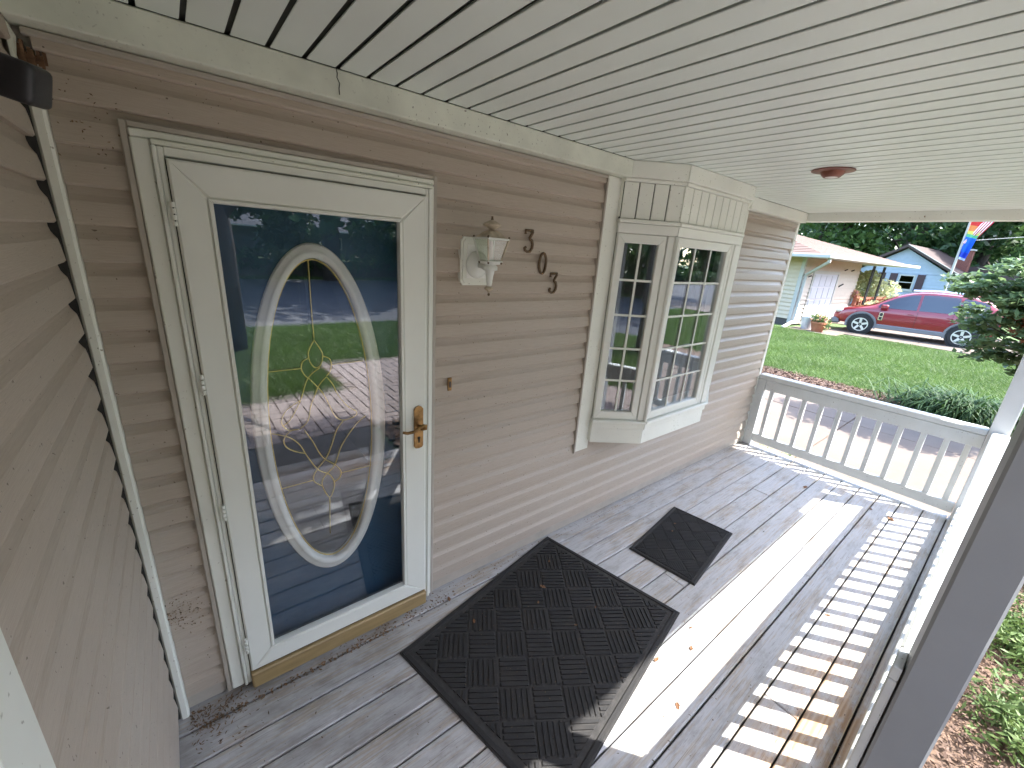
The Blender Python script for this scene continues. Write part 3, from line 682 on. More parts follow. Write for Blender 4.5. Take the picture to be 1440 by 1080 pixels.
# ================================================================== BAY WINDOW
bay = thing('bay_window', 'white bay window with gridded panes projecting from the wall', 'window')
A = Vector((2.080, -.050)); Bc = Vector((2.375, -.255)); Cc = Vector((3.190, -.255)); D = Vector((3.640, -.030))
def facet(p, q):
    d = (q-p); ln = d.length; d = d/ln; nrm = Vector((d.y, -d.x))   # outward (towards -y)
    def fn(u, w, z): return (p.x+d.x*u+nrm.x*w, p.y+d.y*u+nrm.y*w, z)
    return ln, fn
def fbox(fn, u0, u1, w0, w1, z0, z1, bev=0.):
    m = box(u0, u1, w0, w1, z0, z1, bev=bev); m.v = [fn(*p) for p in m.v]; return m
fac = [(*facet(A, Bc), 'L'), (*facet(Bc, Cc), 'F'), (*facet(Cc, D), 'R')]
for ln, fn, tagn in fac:
    part('frieze', fbox(fn, 0 if tagn != 'F' else -.018, ln if tagn != 'F' else ln+.018, -.05, .032, 2.358, 2.446, .004), 'trim', bay)
    part('panel_cap', fbox(fn, .0, ln, -.05, .020, 2.338, 2.3565, .003), 'trim', bay)
    nb = 4 if tagn == 'L' else (9 if tagn == 'F' else 5); bwid = ln/nb
    part('panel_backing', fbox(fn, .0, ln, -.05, .002, 2.140, 2.337), 'groove', bay)
    for i in range(nb):
        part('bead_board', fbox(fn, i*bwid+.0035, (i+1)*bwid-.0035, .0022, .011, 2.142, 2.336, .002), 'trim', bay)
    part('head_trim', fbox(fn, -.004, ln+.004, -.05, .026, 2.118, 2.1395, .004), 'trim', bay)
    part('head_board', fbox(fn, -.001, ln+.001, -.05, .014, 2.062, 2.1165, .003), 'white_vinyl', bay)
    part('sill', fbox(fn, -.006, ln+.006, -.05, .034, .846, .866, .005), 'white_vinyl', bay)
    part('sill_apron', fbox(fn, -.002, ln+.002, -.05, .018, .800, .8445, .004), 'trim', bay)
    part('skirt', fbox(fn, .0, ln, -.05, .006, .690, .7985, .003), 'trim', bay)
    # sash
    u0, u1 = (.004, ln-.055) if tagn == 'L' else ((.012, ln-.110) if tagn == 'F' else (.06, ln-.02))
    z0, z1 = .868, 2.060
    sash = part('sash', fbox(fn, u0+.006, u1-.006, -.045, -.030, z0+.005, z0+.02), 'white_vinyl', bay)
    for k_, m in frame(None, u0, u1, z0, z1, (.046, .046, .053, .058), -.022, .02, .005):
        m.v = [fn(p[0], -p[1]-.012, p[2]) for p in m.v]; part('sash_frame', m, 'white_vinyl', sash)
    g0, g1, gz0, gz1 = u0+.046, u1-.046, z0+.058, z1-.053
    part('pane', fbox(fn, g0-.006, g1+.006, -.014, -.009, gz0-.006, gz1+.006), 'glass_bay', sash)
    part('gap', fbox(fn, u0-.006, u1+.006, -.018, -.004, z0-.004, z1+.004), 'dark', sash) if False else None
    nv = 2 if tagn == 'L' else 3
    for i in range(1, nv):
        u = g0+(g1-g0)*i/nv; part('muntin', fbox(fn, u-.007, u+.007, -.0085, -.002, gz0, gz1, .002), 'white_vinyl', sash)
    for i in range(1, 5):
        z = gz0+(gz1-gz0)*i/5; part('muntin', fbox(fn, g0, g1, -.0085, -.0035, z-.007, z+.007, .002), 'white_vinyl', sash)
    # jamb fill beside the sash
    if tagn == 'L': part('mullion', fbox(fn, u1+.006, ln+.002, -.05, .010, .867, 2.061, .004), 'white_vinyl', bay)
    if tagn == 'F':
        part('mullion', fbox(fn, -.004, u0-.006, -.05, .012, .867, 2.061, .003), 'white_vinyl', bay)
        part('mullion', fbox(fn, u1+.006, u1+.040, -.05, .008, .867, 2.061, .003), 'white_vinyl', bay)
        part('mullion', fbox(fn, u1+.041, ln+.004, -.05, .016, .867, 2.061, .004), 'white_vinyl', bay)
    if tagn == 'R': part('mullion', fbox(fn, 0, u0-.006, -.05, .01, .867, 2.061), 'white_vinyl', bay)
part('corner_bead', MB().tube([(Bc.x-.004, Bc.y-.012, .868), (Bc.x-.004, Bc.y-.012, 2.060)], .013, 10), 'white_vinyl', bay, smooth=True)
part('corner_strip', MB().bar((Bc.x-.001, Bc.y-.008, 2.142), (Bc.x-.001, Bc.y-.008, 2.336), .016, .016, (1, 0, 0)), 'trim', bay)
def plan(z0, z1, grow=0):
    P = [(A.x, .0), (A.x, A.y), (Bc.x, Bc.y), (Cc.x, Cc.y), (D.x, D.y), (D.x, .0)]
    return MB().prism(P, lambda p, t: (p[0], p[1], t), z0, z1)
part('bay_floor', plan(.70, .84), 'trim', bay); part('bay_roof', plan(2.15, 2.44), 'trim', bay)
# curtain inside the bay
def curtain(x0, y0, x1, y1, z0, z1, folds, amp):
    m = MB(); n_ = folds*8; v = []; d = Vector((x1-x0, y1-y0)); ln = d.length; d /= ln; nr = Vector((-d.y, d.x))
    for i in range(n_+1):
        u = ln*i/n_; w = amp*math.sin(2*PI*i/8)+amp*.4*math.sin(i*.37); q = Vector((x0, y0))+d*u+nr*w
        v += [(q.x, q.y, z0), (q.x, q.y, z1)]
    m.add(v, [(2*i, 2*i+2, 2*i+3, 2*i+1) for i in range(n_)]); return m
ct = thing('curtain', 'dark brown pleated curtain hanging inside the bay window', 'curtain')
part('drape', curtain(2.13, .16, 2.75, .12, .1, 2.30, 9, .018), 'curtain', ct, smooth=True)
part('drape', curtain(3.25, .12, 3.62, .16, .1, 2.30, 6, .018), 'curtain', ct, smooth=True)

# ================================================================== THINGS ON THE WALL
wl = thing('wall_lantern', 'white carriage lantern on a square plate beside the door', 'lamp', (1.100, 0, 0))
P = []
for sx, sz in ((-1, -1), (1, -1), (1, 1), (-1, 1)):
    w_, h_, c_ = .092, .108, .012
    cor = [(sx*w_, sz*(h_-c_)), (sx*(w_-c_*.4), sz*(h_-c_)), (sx*(w_-c_), sz*(h_-c_*.4)), (sx*(w_-c_), sz*h_)]
    P += cor if sx*sz < 0 else cor[::-1]
P = [(a+.008, b+1.855) for a, b in P]
cx_, cz_ = .008, 1.855
def ring_order(P): return sorted(P, key=lambda p: math.atan2(p[1]-cz_, p[0]-cx_))
P = ring_order(P)
bp_ = MB(); bp_.prism(P, lambda p, t: (p[0], t, p[1]), -.030, -.004); bp_.prism([(cx_+(p[0]-cx_)*.90, cz_+(p[1]-cz_)*.91) for p in P], lambda p, t: (p[0], t, p[1]), -.036, -.0302)
back = part('back_plate', bp_, 'trim', wl)
part('inset', MB().box(-.055, .071, -.0385, -.0362, 1.780, 1.930, bev=.001), 'oval_white', back)
part('canopy', MB().lathe([(.062, -.0387), (.060, -.046), (.045, -.056), (.025, -.062), (.02, -.064)], 28, (0, 0, 1.842), 'y'), 'lantern', wl, smooth=True)
part('arm', MB().tube([(0, -.06, 1.842), (0, -.10, 1.84), (0, -.145, 1.842)], .014, 10), 'lantern', wl, smooth=True)
LY = -.145
part('stem', MB().lathe([(.010, 1.752), (.013, 1.77), (.017, 1.80), (.021, 1.822), (.034, 1.826), (.034, 1.842), (.024, 1.850), (.046, 1.853), (.046, 1.862), (.05, 1.866)], 20, (0, LY, 0)), 'lantern', wl, smooth=True)
part('bottom_finial', MB().lathe([(.004, 1.722), (.006, 1.730), (.012, 1.735), (.021, 1.742), (.020, 1.748), (.010, 1.754)], 16, (0, LY, 0)), 'lantern_rust', wl, smooth=True)
part('tip', MB().lathe([(.003, 1.711), (.006, 1.714), (.005, 1.723)], 10, (0, LY, 0)), 'bronze', wl)
part('bottom_plate', MB().box(-.041, .041, LY-.041, LY+.041, 1.862, 1.868, bev=.002), 'lantern', wl)
zb, zt_, rb, rt = 1.868, 1.960, .035, .056
for sx, sy in ((-1, -1), (1, -1), (1, 1), (-1, 1)):
    part('cage_bar', MB().bar((sx*rb, LY+sy*rb, zb), (sx*rt, LY+sy*rt, zt_), .006, .006, (0, 1, 0)), 'lantern_rust' if sy < 0 else 'lantern', wl)
for (ax, ay), (bx_, by_) in (((-1, -1), (1, -1)), ((1, -1), (1, 1)), ((1, 1), (-1, 1)), ((-1, 1), (-1, -1))):
    i_ = .96
    m = MB().add([(ax*rb*i_, LY+ay*rb*i_, zb+.001), (bx_*rb*i_, LY+by_*rb*i_, zb+.001), (bx_*rt*i_, LY+by_*rt*i_, zt_-.002), (ax*rt*i_, LY+ay*rt*i_, zt_-.002)], [(0, 1, 2, 3)])
    part('lantern_pane', m, 'glass_lantern', wl)
    part('top_bar', MB().bar((ax*rt, LY+ay*rt, zt_), (bx_*rt, LY+by_*rt, zt_), .007, .008), 'lantern', wl)
rf = MB(); zz = [(.063, 1.962), (.056, 1.974), (.042, 1.986), (.024, 1.994)]
rf.lathe([(r_*1.25 if i == 0 else r_, z_) for i, (r_, z_) in enumerate(zz)], 4, (0, LY, 0))
rf.v = [((x*math.cos(PI/4)-(y-LY)*math.sin(PI/4)), LY+(x*math.sin(PI/4)+(y-LY)*math.cos(PI/4)), z) for x, y, z in rf.v]
part('lantern_roof', rf, 'lantern_rust', wl)
part('top_finial', MB().lathe([(.016, 1.992), (.013, 2.000), (.024, 2.006), (.041, 2.016), (.039, 2.021), (.022, 2.031), (.007, 2.038)], 20, (0, LY, 0)), 'lantern_rust', wl, smooth=True)
part('tip', MB().lathe([(.006, 2.037), (.006, 2.041), (.004, 2.046), (.004, 2.053)], 10, (0, LY, 0)), 'bronze', wl)
for sx, sy, z_, q in ((-1, -1, 1.966, rt), (1, -1, 1.966, rt), (1, 1, 1.966, rt), (-1, 1, 1.966, rt), (-1, -1, 1.858, rb), (1, -1, 1.858, rb), (-1, 1, 1.858, rb)):
    part('knob', MB().lathe([(.002, -.005), (.0045, -.002), (.0045, .003), (.002, .006)], 8, (sx*q, LY+sy*q, z_)), 'bronze', wl)
part('socket', MB().lathe([(.012, 1.87), (.012, 1.915), (.006, 1.95)], 12, (0, LY, 0)), 'lens', wl)

def digit(ch, x, z, label):
    d = thing('house_number', label, 'number', (x, -.0225, z), group='bronze house number digits'); d.scale = (1.14, 1., 1.10)
    if ch == '3': P = [(-.020, .030), (-.021, .046), (.022, .047), (.021, .040), (.004, .014), (.006, .010), (.018, .004), (.024, -.012), (.022, -.030), (.010, -.045), (-.006, -.047), (-.018, -.040), (-.021, -.030), (-.014, -.026)]
    else: P = [(.021*math.cos(a), .047*math.sin(a)) for a in np.linspace(0, 2*PI, 25)]
    m = MB(); pts = [(a, -.006, b) for a, b in P]; m.tube(pts, .0066, 8, cap=ch == '3')
    part('numeral', m, 'bronze', d, smooth=True)
    for q in ((0, .047), (0, -.047)) if ch == '0' else ((.0, .047), (.006, -.047)): part('screw', MB().lathe([(.003, -.0128), (.003, -.0105)], 8, (q[0], 0, q[1]), 'y'), 'brass', d)
digit('3', 1.415, 1.967, 'small bronze digit 3 highest of the house number beside the lantern')
digit('0', 1.523, 1.862, 'small bronze digit 0 between the two threes of the house number')
digit('3', 1.612, 1.760, 'small bronze digit 3 lowest of the house number near the bay window')
db = thing('doorbell', 'narrow brass doorbell plate with a dark button right of the door', 'doorbell', (.977, -.017, 1.263))
part('plate', box(-.011, .011, -.008, .0, -.034, .034, bev=.002), 'brass', db); part('button', box(-.0045, .0045, -.0115, -.0082, -.016, .016, bev=.001), 'black', db)
for s in (-1, 1): part('screw', MB().lathe([(.0025, -.0095), (.0025, -.0081)], 8, (0, 0, .027*s), 'y'), 'bronze', db)
cl = thing('ceiling_light', 'round copper coloured recessed light in the porch ceiling', 'lamp', (2.855, -.825, 2.446))
part('trim_ring', MB().lathe([(.100, -.001), (.100, -.005), (.060, -.010), (.058, -.001)], 36), 'copper', cl, smooth=False)
part('baffle', MB().lathe([(.058, -.009), (.052, -.022), (.038, -.036), (.030, -.036)], 30, cap=False), 'copper', cl, smooth=True)
part('bulb', MB().lathe([(.034, -.024), (.034, -.031), (.028, -.036), (.0, -.038)], 24), 'lens', cl, smooth=True)

# ================================================================== DOORMATS
def clip(poly, x0, x1, y0, y1):
    def cut(P, ax, lim, sg):
        out = []
        for i in range(len(P)):
            a, b = P[i], P[(i+1) % len(P)]; da, db_ = sg*(a[ax]-lim), sg*(b[ax]-lim)
            if da >= 0: out.append(a)
            if (da >= 0) != (db_ >= 0):
                t = da/(da-db_); out.append((a[0]+(b[0]-a[0])*t, a[1]+(b[1]-a[1])*t))
        return out
    for ax, lim, sg in ((0, x0, 1), (0, x1, -1), (1, y0, 1), (1, y1, -1)):
        if len(poly) < 3: return []
        poly = cut(poly, ax, lim, sg)
    return poly
def doormat(label, loc, rz, w, h, blk, ridges, ang, border):
    d = thing('doormat', label, 'doormat', loc, rz, 'black doormats')
    part('backing', box(-w/2, w/2, -h/2, h/2, .001, .007, bev=.003), 'mat_base', d)
    bw_ = border*.42
    for q in ((-w/2+.006, w/2-.006, h/2-bw_-.006, h/2-.006), (-w/2+.006, w/2-.006, -h/2+.006, -h/2+bw_+.006), (-w/2+.006, -w/2+bw_+.006, -h/2+bw_+.008, h/2-bw_-.008), (w/2-bw_-.006, w/2-.006, -h/2+bw_+.008, h/2-bw_-.008)):
        part('border', box(*q, .0065, .0125, bev=.003), 'mat', d)
    ca, sa = math.cos(ang), math.sin(ang); nn = int(max(w, h)/blk)+2; X, Y = w/2-border, h/2-border
    for i in range(-nn, nn):
        for j in range(-nn, nn):
            m = MB(); pit = blk/ridges
            for k_ in range(ridges):
                a0, a1 = .004, blk-.004; b0, b1 = k_*pit+pit*.16, (k_+1)*pit-pit*.16
                rc_ = [(a0, b0), (a1, b0), (a1, b1), (a0, b1)]
                if (i+j) % 2: rc_ = [(b, a) for a, b in rc_]
                rc_ = [((i*blk+a)*ca-(j*blk+b)*sa, (i*blk+a)*sa+(j*blk+b)*ca) for a, b in rc_]
                if (i+j) % 2: rc_ = rc_[::-1]
                pl = clip(rc_, -X, X, -Y, Y)
                if len(pl) >= 3:
                    c0 = (sum(p[0] for p in pl)/len(pl), sum(p[1] for p in pl)/len(pl)); n_ = len(pl)
                    v = [(p[0], p[1], .0065) for p in pl]+[(c0[0]+(p[0]-c0[0])*.9, c0[1]+(p[1]-c0[1])*.9, .0125) for p in pl]
                    m.add(v, [tuple(range(n_, 2*n_))]+[(q, (q+1) % n_, (q+1) % n_+n_, q+n_) for q in range(n_)])
            if m.v: part('ridge_block', m, 'mat', d)
    return d
doormat('large black rubber doormat with basket weave ridges, speckled with leaf bits', (1.287, -.605, .001), math.radians(11.6), 1.24, .94, .146, 6, PI/4, .055)
doormat('small black doormat further along the porch under the bay window', (2.60, -.600, .001), math.radians(8.4), .755, .455, .105, 7, PI/4, .03)

# ================================================================== DEAD LEAVES AND GRIT
def dead_leaf(x, y, z, s, label):
    n_ = 7; m = MB(); a0 = rng.uniform(0, 6.28); lobes = [(0, -1.), (.35, -.5), (.55, -.05), (.30, .25), (.42, .6), (.0, 1.), (-.38, .55), (-.25, .2), (-.6, .0), (-.33, -.5)]
    v = [(s*(a*math.cos(a0)-b*math.sin(a0)), s*(a*math.sin(a0)+b*math.cos(a0)), .004+s*rng.uniform(0, .35)) for a, b in lobes]
    v.append((0, 0, .003)); k_ = len(lobes)
    m.add(v, [(i, (i+1) % k_, k_) for i in range(k_)])
    m.v = [(a*.72, b*.72, c*.72) for a, b, c in m.v]; me_ = bpy.data.meshes.new('dead_leaf'); me_.from_pydata(m.v, [], m.f); me_.materials.append(M['dead_leaf'])
    o_ = link('dead_leaf', me_); o_.location = (x, y, z); tag(o_, label, 'leaf', 'dead leaves on the porch'); return o_
LF = [(.95, -.115, 0, .026, 'dark curled dead leaf beside the top left edge of the large doormat'), (1.45, -.36, .014, .03, 'pale curled leaf on the upper right of the large doormat'), (1.63, -.22, .014, .016, 'small pale curl near the top corner of the large doormat'),
      (1.35, -.43, .014, .016, 'orange leaf fragment near the middle of the large doormat'), (.98, -.33, .014, .02, 'tan leaf lying on the left part of the large doormat'), (1.60, -.64, .014, .012, 'pale leaf bit on the right of the large doormat'), (1.42, -.66, .014, .014, 'brown leaf scrap low on the large doormat'),
      (1.62, -1.03, 0, .026, 'brown leaf on sunlit boards right of the large doormat'), (1.83, -1.10, 0, .022, 'small folded leaf on the sunlit boards'), (1.50, -1.22, 0, .026, 'dark leaf on the board joint near the front edge'), (1.95, -1.03, 0, .016, 'tiny leaf close to the right corner of the large doormat'),
      (4.33, -.83, 0, .045, 'ragged brown leaf at the sunlit far end of the boards'), (4.38, -1.44, 0, .05, 'long curled leaf among the far baluster shadows'), (2.72, -1.46, 0, .024, 'brown leaf amid the striped shadows near the front rail'), (4.42, -1.30, 0, .03, 'tan leaf scrap by the far bottom rail'),
      (2.62, -.50, .014, .016, 'pale leaf on the small doormat'), (2.72, -.46, .014, .014, 'dark curl on the small doormat')]
for q in LF: dead_leaf(*q)
def litter(n, fx, fy, s, asp): return flakes(np.column_stack([fx(n), fy(n), rng.uniform(.002, .006, n)]), s*.68, asp, flat=.92)
U = rng.uniform
lit = np.vstack([litter(380, lambda n: U(-.25, 4.6, n), lambda n: -.02-np.abs(rng.normal(0, .04, n)), .007, .5),
                 litter(260, lambda n: -.225+np.abs(rng.normal(0, .10, n)), lambda n: -.03-np.abs(rng.normal(0, .09, n)), .012, .25),
                 litter(170, lambda n: U(-.2, .6, n), lambda n: -.118+rng.normal(0, .008, n), .011, .5),
                 litter(130, lambda n: U(.4, 1.0, n), lambda n: -.10+rng.normal(0, .02, n), .010, .5),
                 litter(200, lambda n: U(-.2, 4.7, n), lambda n: U(-1.7, -.03, n), .0085, .4),
                 litter(90, lambda n: U(1.0, 4.0, n), lambda n: -.113-.1465*rng.integers(6, 12, n)+rng.normal(0, .004, n), .009, .4)])
ml = litter(330, lambda n: U(.75, 1.85, n), lambda n: U(-1.0, -.15, n), .0055, .28); ml[:, 2] += .011
struct('leaf_litter', link('leaf_litter', fast_mesh('leaf_litter', np.vstack([lit, ml]), 4, 'needle')), 'stuff')
cb = np.column_stack([rng.normal(-.19, .035, 170), -.025-np.abs(rng.normal(0, .004, 170)), rng.normal(.50, .035, 170)])
cb2 = np.column_stack([U(-.24, -.08, 45), -.026+U(-.004, 0, 45), 2.24-.30*np.linspace(0, .5, 45)+rng.normal(0, .012, 45)])
struct('web_debris', link('web_debris', fast_mesh('web_debris', flakes(np.vstack([cb, cb2]), .0042, .45), 4, 'needle')), 'stuff')

# ================================================================== VEGETATION HELPERS
def crown_pts(n, lobes, shell=.55):
    w = np.array([l[3]**2 for l in lobes]); w = w/w.sum(); k_ = rng.choice(len(lobes), n, p=w); c = np.array([l[:3] for l in lobes])[k_]; r_ = np.array([l[3] for l in lobes])[k_]
    d = rng.normal(size=(n, 3)); d /= np.linalg.norm(d, axis=1)[:, None]
    return c+d*(r_*(shell+(1-shell)*rng.random(n)**.6))[:, None]*np.array([1, 1, .85])
def lobes_for(h, rad, base, n, seed):
    g_ = np.random.default_rng(seed); out = []
    for i in range(n):
        t = g_.random(); z = base+(h-base)*t; rr = rad*(1-.75*abs(t-.42)); a = g_.uniform(0, 6.28); q = rr*g_.uniform(.15, .8)
        out.append((q*math.cos(a), q*math.sin(a), z, rad*g_.uniform(.28, .46)))
    return out
def trunk_mb(h, r0, lobes, nl=6):
    m = MB(); m.tube([(0, 0, -.3), (.03, 0, h*.3), (-.04, .05, h*.6), (0, 0, h*.9)], [r0*1.25, r0, r0*.7, r0*.2], 9)
    for l in lobes[:nl]:
        s_ = h*random.uniform(.3, .55); m.tube([(0, 0, s_), (l[0]*.5, l[1]*.5, (s_+l[2])/2+.2), (l[0], l[1], l[2])], [r0*.42, r0*.28, r0*.08], 6)
    return m
TREE = {}
def tree(name, label, loc, h, rad, base, nl, nleaf, leaf, mat, r0, group, seed, shared=None, scale=1., rz=0.):
    t_ = thing(name, label, 'tree', loc, rz, group); t_.scale = (scale,)*3
    if shared and shared in TREE: a, b = TREE[shared]
    else:
        lb = lobes_for(h, rad, base, nl, seed)
        a = trunk_mb(h, r0, lb).mesh('trunk', 'bark', True); b = fast_mesh('crown', flakes(crown_pts(nleaf, lb), leaf, .5, .2), 4, mat)
        if shared: TREE[shared] = (a, b)
    link('trunk', a, t_); link('crown', b, t_); return t_

BTO = [(-14, -31), (-7, -29.5), (0, -31), (6.5, -30), (13, -31.5), (20, -30), (28, -31), (36, -29), (45, -30), (55, -28)]
# trees behind the houses
BT = [(33, 17, 1.05, 'bushy dark tree behind the ridge of the red roofed house', 'A'), (40, 14.5, 1.1, 'tall dark tree right of the red roof ridge', 'B'), (47, 11., 1.15, 'brighter green tree above the blue house gable', 'C'), (50, 6.5, 1.1, 'dark tree behind the brick chimney', 'A'),
      (52, 2.5, 1.15, 'dark tree behind the flags', 'B'), (50, -1.5, 1.1, 'shadowy tree right of the flagpole', 'A'), (46, -4.5, 1.1, 'dark tree at the right edge behind the shrub', 'B'), (58, 16, 1.2, 'hazy tall tree far behind the red roof', 'B'), (60, 9, 1.2, 'far tree deep behind the blue house', 'A'), (60, 0, 1.2, 'far tree deep behind the flagpole', 'B')]
for x, y, s, lab, kind in BT:
    tree('background_tree', lab, (x, y, GZ), 11.5, 4.2, 1.2, 22, 6500, .26, {'A': 'leaf_dark', 'B': 'leaf_dark', 'C': 'leaf_mid'}[kind], .28, 'trees behind the neighbouring houses', {'A': 3, 'B': 9, 'C': 17}[kind], 'back'+kind, s, x)
OL = ['tree across the road at the far left', 'tree across the road opposite the left wall', 'tree across the road opposite the door', 'tree across the road opposite the bay window', 'tree across the road opposite the corner post', 'tree across the road opposite the driveway', 'tree across the road beyond the driveway', 'tree across the road opposite the lawn', 'tree across the road opposite the red car', 'tree across the road furthest along']
for (x, y), lab in zip(BTO, OL):
    tree('opposite_tree', lab, (x, y, GZ), 11.5, 4.2, 1.2, 22, 6500, .26, 'leaf_dark', .28, 'trees across the road', 3, 'backA' if x % 2 else 'backB', .85, x)
# distant woods closing the horizon
lb = []
for a in np.linspace(0, 2*PI, 70, endpoint=False):
    if -.55 < ((a+PI/2+PI) % (2*PI))-PI < .55 and False: continue
    lb.append((95*math.cos(a)+4, 95*math.sin(a), U(2, 10), U(5.5, 8)))
struct('far_woods', link('far_woods', fast_mesh('far_woods', flakes(crown_pts(60000, lb, .7), .85, .55, .2), 4, 'leaf_dark')), 'stuff')
# street trees across the way and the yard tree, seen in the glass
for x, y, s, lab in ((-2.5, -20.8, 1.0, 'street tree shading the road opposite the door'), (6.5, -21.8, 1.1, 'wide street tree shading the road right of the walk'), (-10., -20.5, 1.0, 'street tree far left along the road'), (2., -24.5, 1.1, 'street tree standing behind the two nearest street trees'), (11.5, -22.5, 1.05, 'street tree between the driveway and the road bend'), (15., -24., 1.15, 'street tree across the road from the driveway'), (26., -21., 1.1, 'street tree far down the road')):
    tree('street_tree', lab, (x, y, GZ), 11., 5.2, 3.4, 20, 6500, .26, 'leaf_mid', .34, 'trees along the street', 29, 'street', s, x)
TREE['yard'] = None
ylb = [(2.15, 1.15, 5.8, .70), (1.48, 1.38, 5.8, .78), (1.38, 2.15, 5.75, .62), (1.72, 2.2, 5.8, .5), (2.05, 1.65, 5.9, .55), (.8, 1.3, 5.9, .7), (0, 0, 6.0, .8), (-.8, .3, 5.6, .8), (-.4, -.8, 5.9, .8), (.4, -.2, 6.8, .7), (1.2, 1.2, 6.6, .7)]
ylb = [(a+.9, b, c, d) for a, b, c, d in ylb]
TREE['yard'] = (trunk_mb(6.6, .17, ylb, 9).mesh('trunk', 'bark', True), fast_mesh('crown', flakes(crown_pts(15000, ylb), .11, .5, .2), 4, 'leaf_mid'))
yt = tree('yard_tree', 'yard tree with a dark trunk standing in the front lawn', (.68, -7.38, GZ), 7.6, 2.3, 4.0, 15, 2600, .13, 'leaf_mid', .17, None, 41, 'yard')

def shrub(name, label, loc, lobes, n_, leaf, mat, cat='shrub', asp=.5, flat=.2, stems=True, group=None):
    s = thing(name, label, cat, loc, 0, group)
    part('foliage', MB().add([(0, 0, 0), (.001, 0, 0), (0, .001, 0)], [(0, 1, 2)]), mat, s).data = fast_mesh('foliage', flakes(crown_pts(n_, lobes, .3), leaf, asp, flat), 4, mat)
    if stems:
        m = MB()
        for l in lobes[:9]: m.tube([(random.uniform(-.05, .05), random.uniform(-.05, .05), -.05), (l[0]*.5, l[1]*.5, l[2]*.5), (l[0], l[1], l[2])], [.02, .013, .005], 6)
        part('stems', m, 'bark', s)
    return s
# big leafy shrub at the right with some red leaves
lb = []
g_ = np.random.default_rng(5)
for i in range(150):
    d = g_.normal(size=3); d /= np.linalg.norm(d); q = g_.random()**.36
    c = np.array([8.75, -1.90, 1.63])+d*q*np.array([.62, 1.08, .88])
    if c[1] > -1.25 and c[2] > 2.05: c[2] -= .35
    lb.append((c[0]-9.35, c[1]+2.75, c[2]-GZ, g_.uniform(.15, .30)))
sh = thing('large_shrub', 'large leafy green shrub with a few red leaves overhanging the driveway at the right', 'shrub', (9.35, -2.75, GZ))
def flat_pts(n, lobes):
    p = crown_pts(n, lobes, .15); k_ = np.array(lobes)[:, :3]; i_ = np.argmin(((p[:, None, :]-k_[None])**2).sum(2), 1); p[:, 2] = k_[i_, 2]+(p[:, 2]-k_[i_, 2])*.45-.25*((p[:, 0]-k_[i_, 0])**2+(p[:, 1]-k_[i_, 1])**2); return p
link('foliage', fast_mesh('foliage', flakes(flat_pts(11000, lb), .056, .46, .62), 4, 'leaf_shrub'), sh)
m = MB()
for l in lb[::2]: m.tube([(random.uniform(-.06, .06), random.uniform(-.06, .06), -.05), (l[0]*.25, l[1]*.25, l[2]*.45), (l[0]*.7, l[1]*.7, l[2]*.88), (l[0], l[1], l[2])], [.024, .017, .009, .004], 6)
part('stems', m, 'bark', sh)
link('red_leaves', fast_mesh('red_leaves', flakes(crown_pts(80, [(-1.0, 1.15, 1.62, .13), (-1.05, .95, 1.50, .16)], .4), .05, .46, .5), 4, 'leaf_red'), sh)
# daylily clump: arching strap leaves
def straps(n_, rx, ry, ln, w, mat):
    out = []
    for i in range(n_):
        bx_, by_ = rng.normal(0, rx), rng.normal(0, ry); a = rng.uniform(0, 2*PI); l_ = ln*rng.uniform(.6, 1.2); up = rng.uniform(.55, 1.25); d = np.array([math.cos(a), math.sin(a), 0]); sdir = np.array([-d[1], d[0], 0])*w
        prev = None
        for q in range(6):
            t = q/5; p = np.array([bx_, by_, 0])+d*l_*(t*.75+t*t*.1)+np.array([0, 0, 1])*l_*(up*t-1.05*up*t*t*t*.9); ww = sdir*(1-t*.92)
            if prev is not None: out += [prev[0]-prev[1], prev[0]+prev[1], p+ww, p-ww]
            prev = (p, ww)
    return np.array(out)
dl = thing('daylily_clump', 'clump of arching strap leaved daylilies on the mulch beyond the far rail', 'plant', (9.70, -1.36, GZ))
o = link('leaves', fast_mesh('leaves', straps(760, .18, .36, .84, .016, 'leaf_lily'), 4, 'leaf_lily'), dl)
for i, (x, y) in enumerate([(5.35, -.12), (5.42, -.35)]):
    wd = thing('weed', ['small green weed sprouting by the driveway below the far rail', 'weed tuft in the driveway edge near the middle balusters'][i], 'weed', (x, y, GZ), group='weeds by the driveway')
    link('leaves', fast_mesh('leaves', straps(14, .02, .03, .16, .006, 'leaf_juniper'), 4, 'leaf_juniper'), wd)
hb = [(x, -23.2+rng.normal(0, .15), .75+rng.normal(0, .1), U(.6, .85)) for x in np.arange(-14, 50, .8)]  # added hedge, screens the sunlit grass strip from the door glass reflection
hg = thing('hedge', 'low dark hedge added across the road to hide the sunlit grass', 'hedge', (0, 0, GZ))
link('foliage', fast_mesh('foliage', flakes(crown_pts(9000, hb, .5), .16, .5), 4, 'leaf_dark'), hg)
part('stems', MB().box(-14, 50, -23.3, -23.1, 0, .9), 'bark', hg)
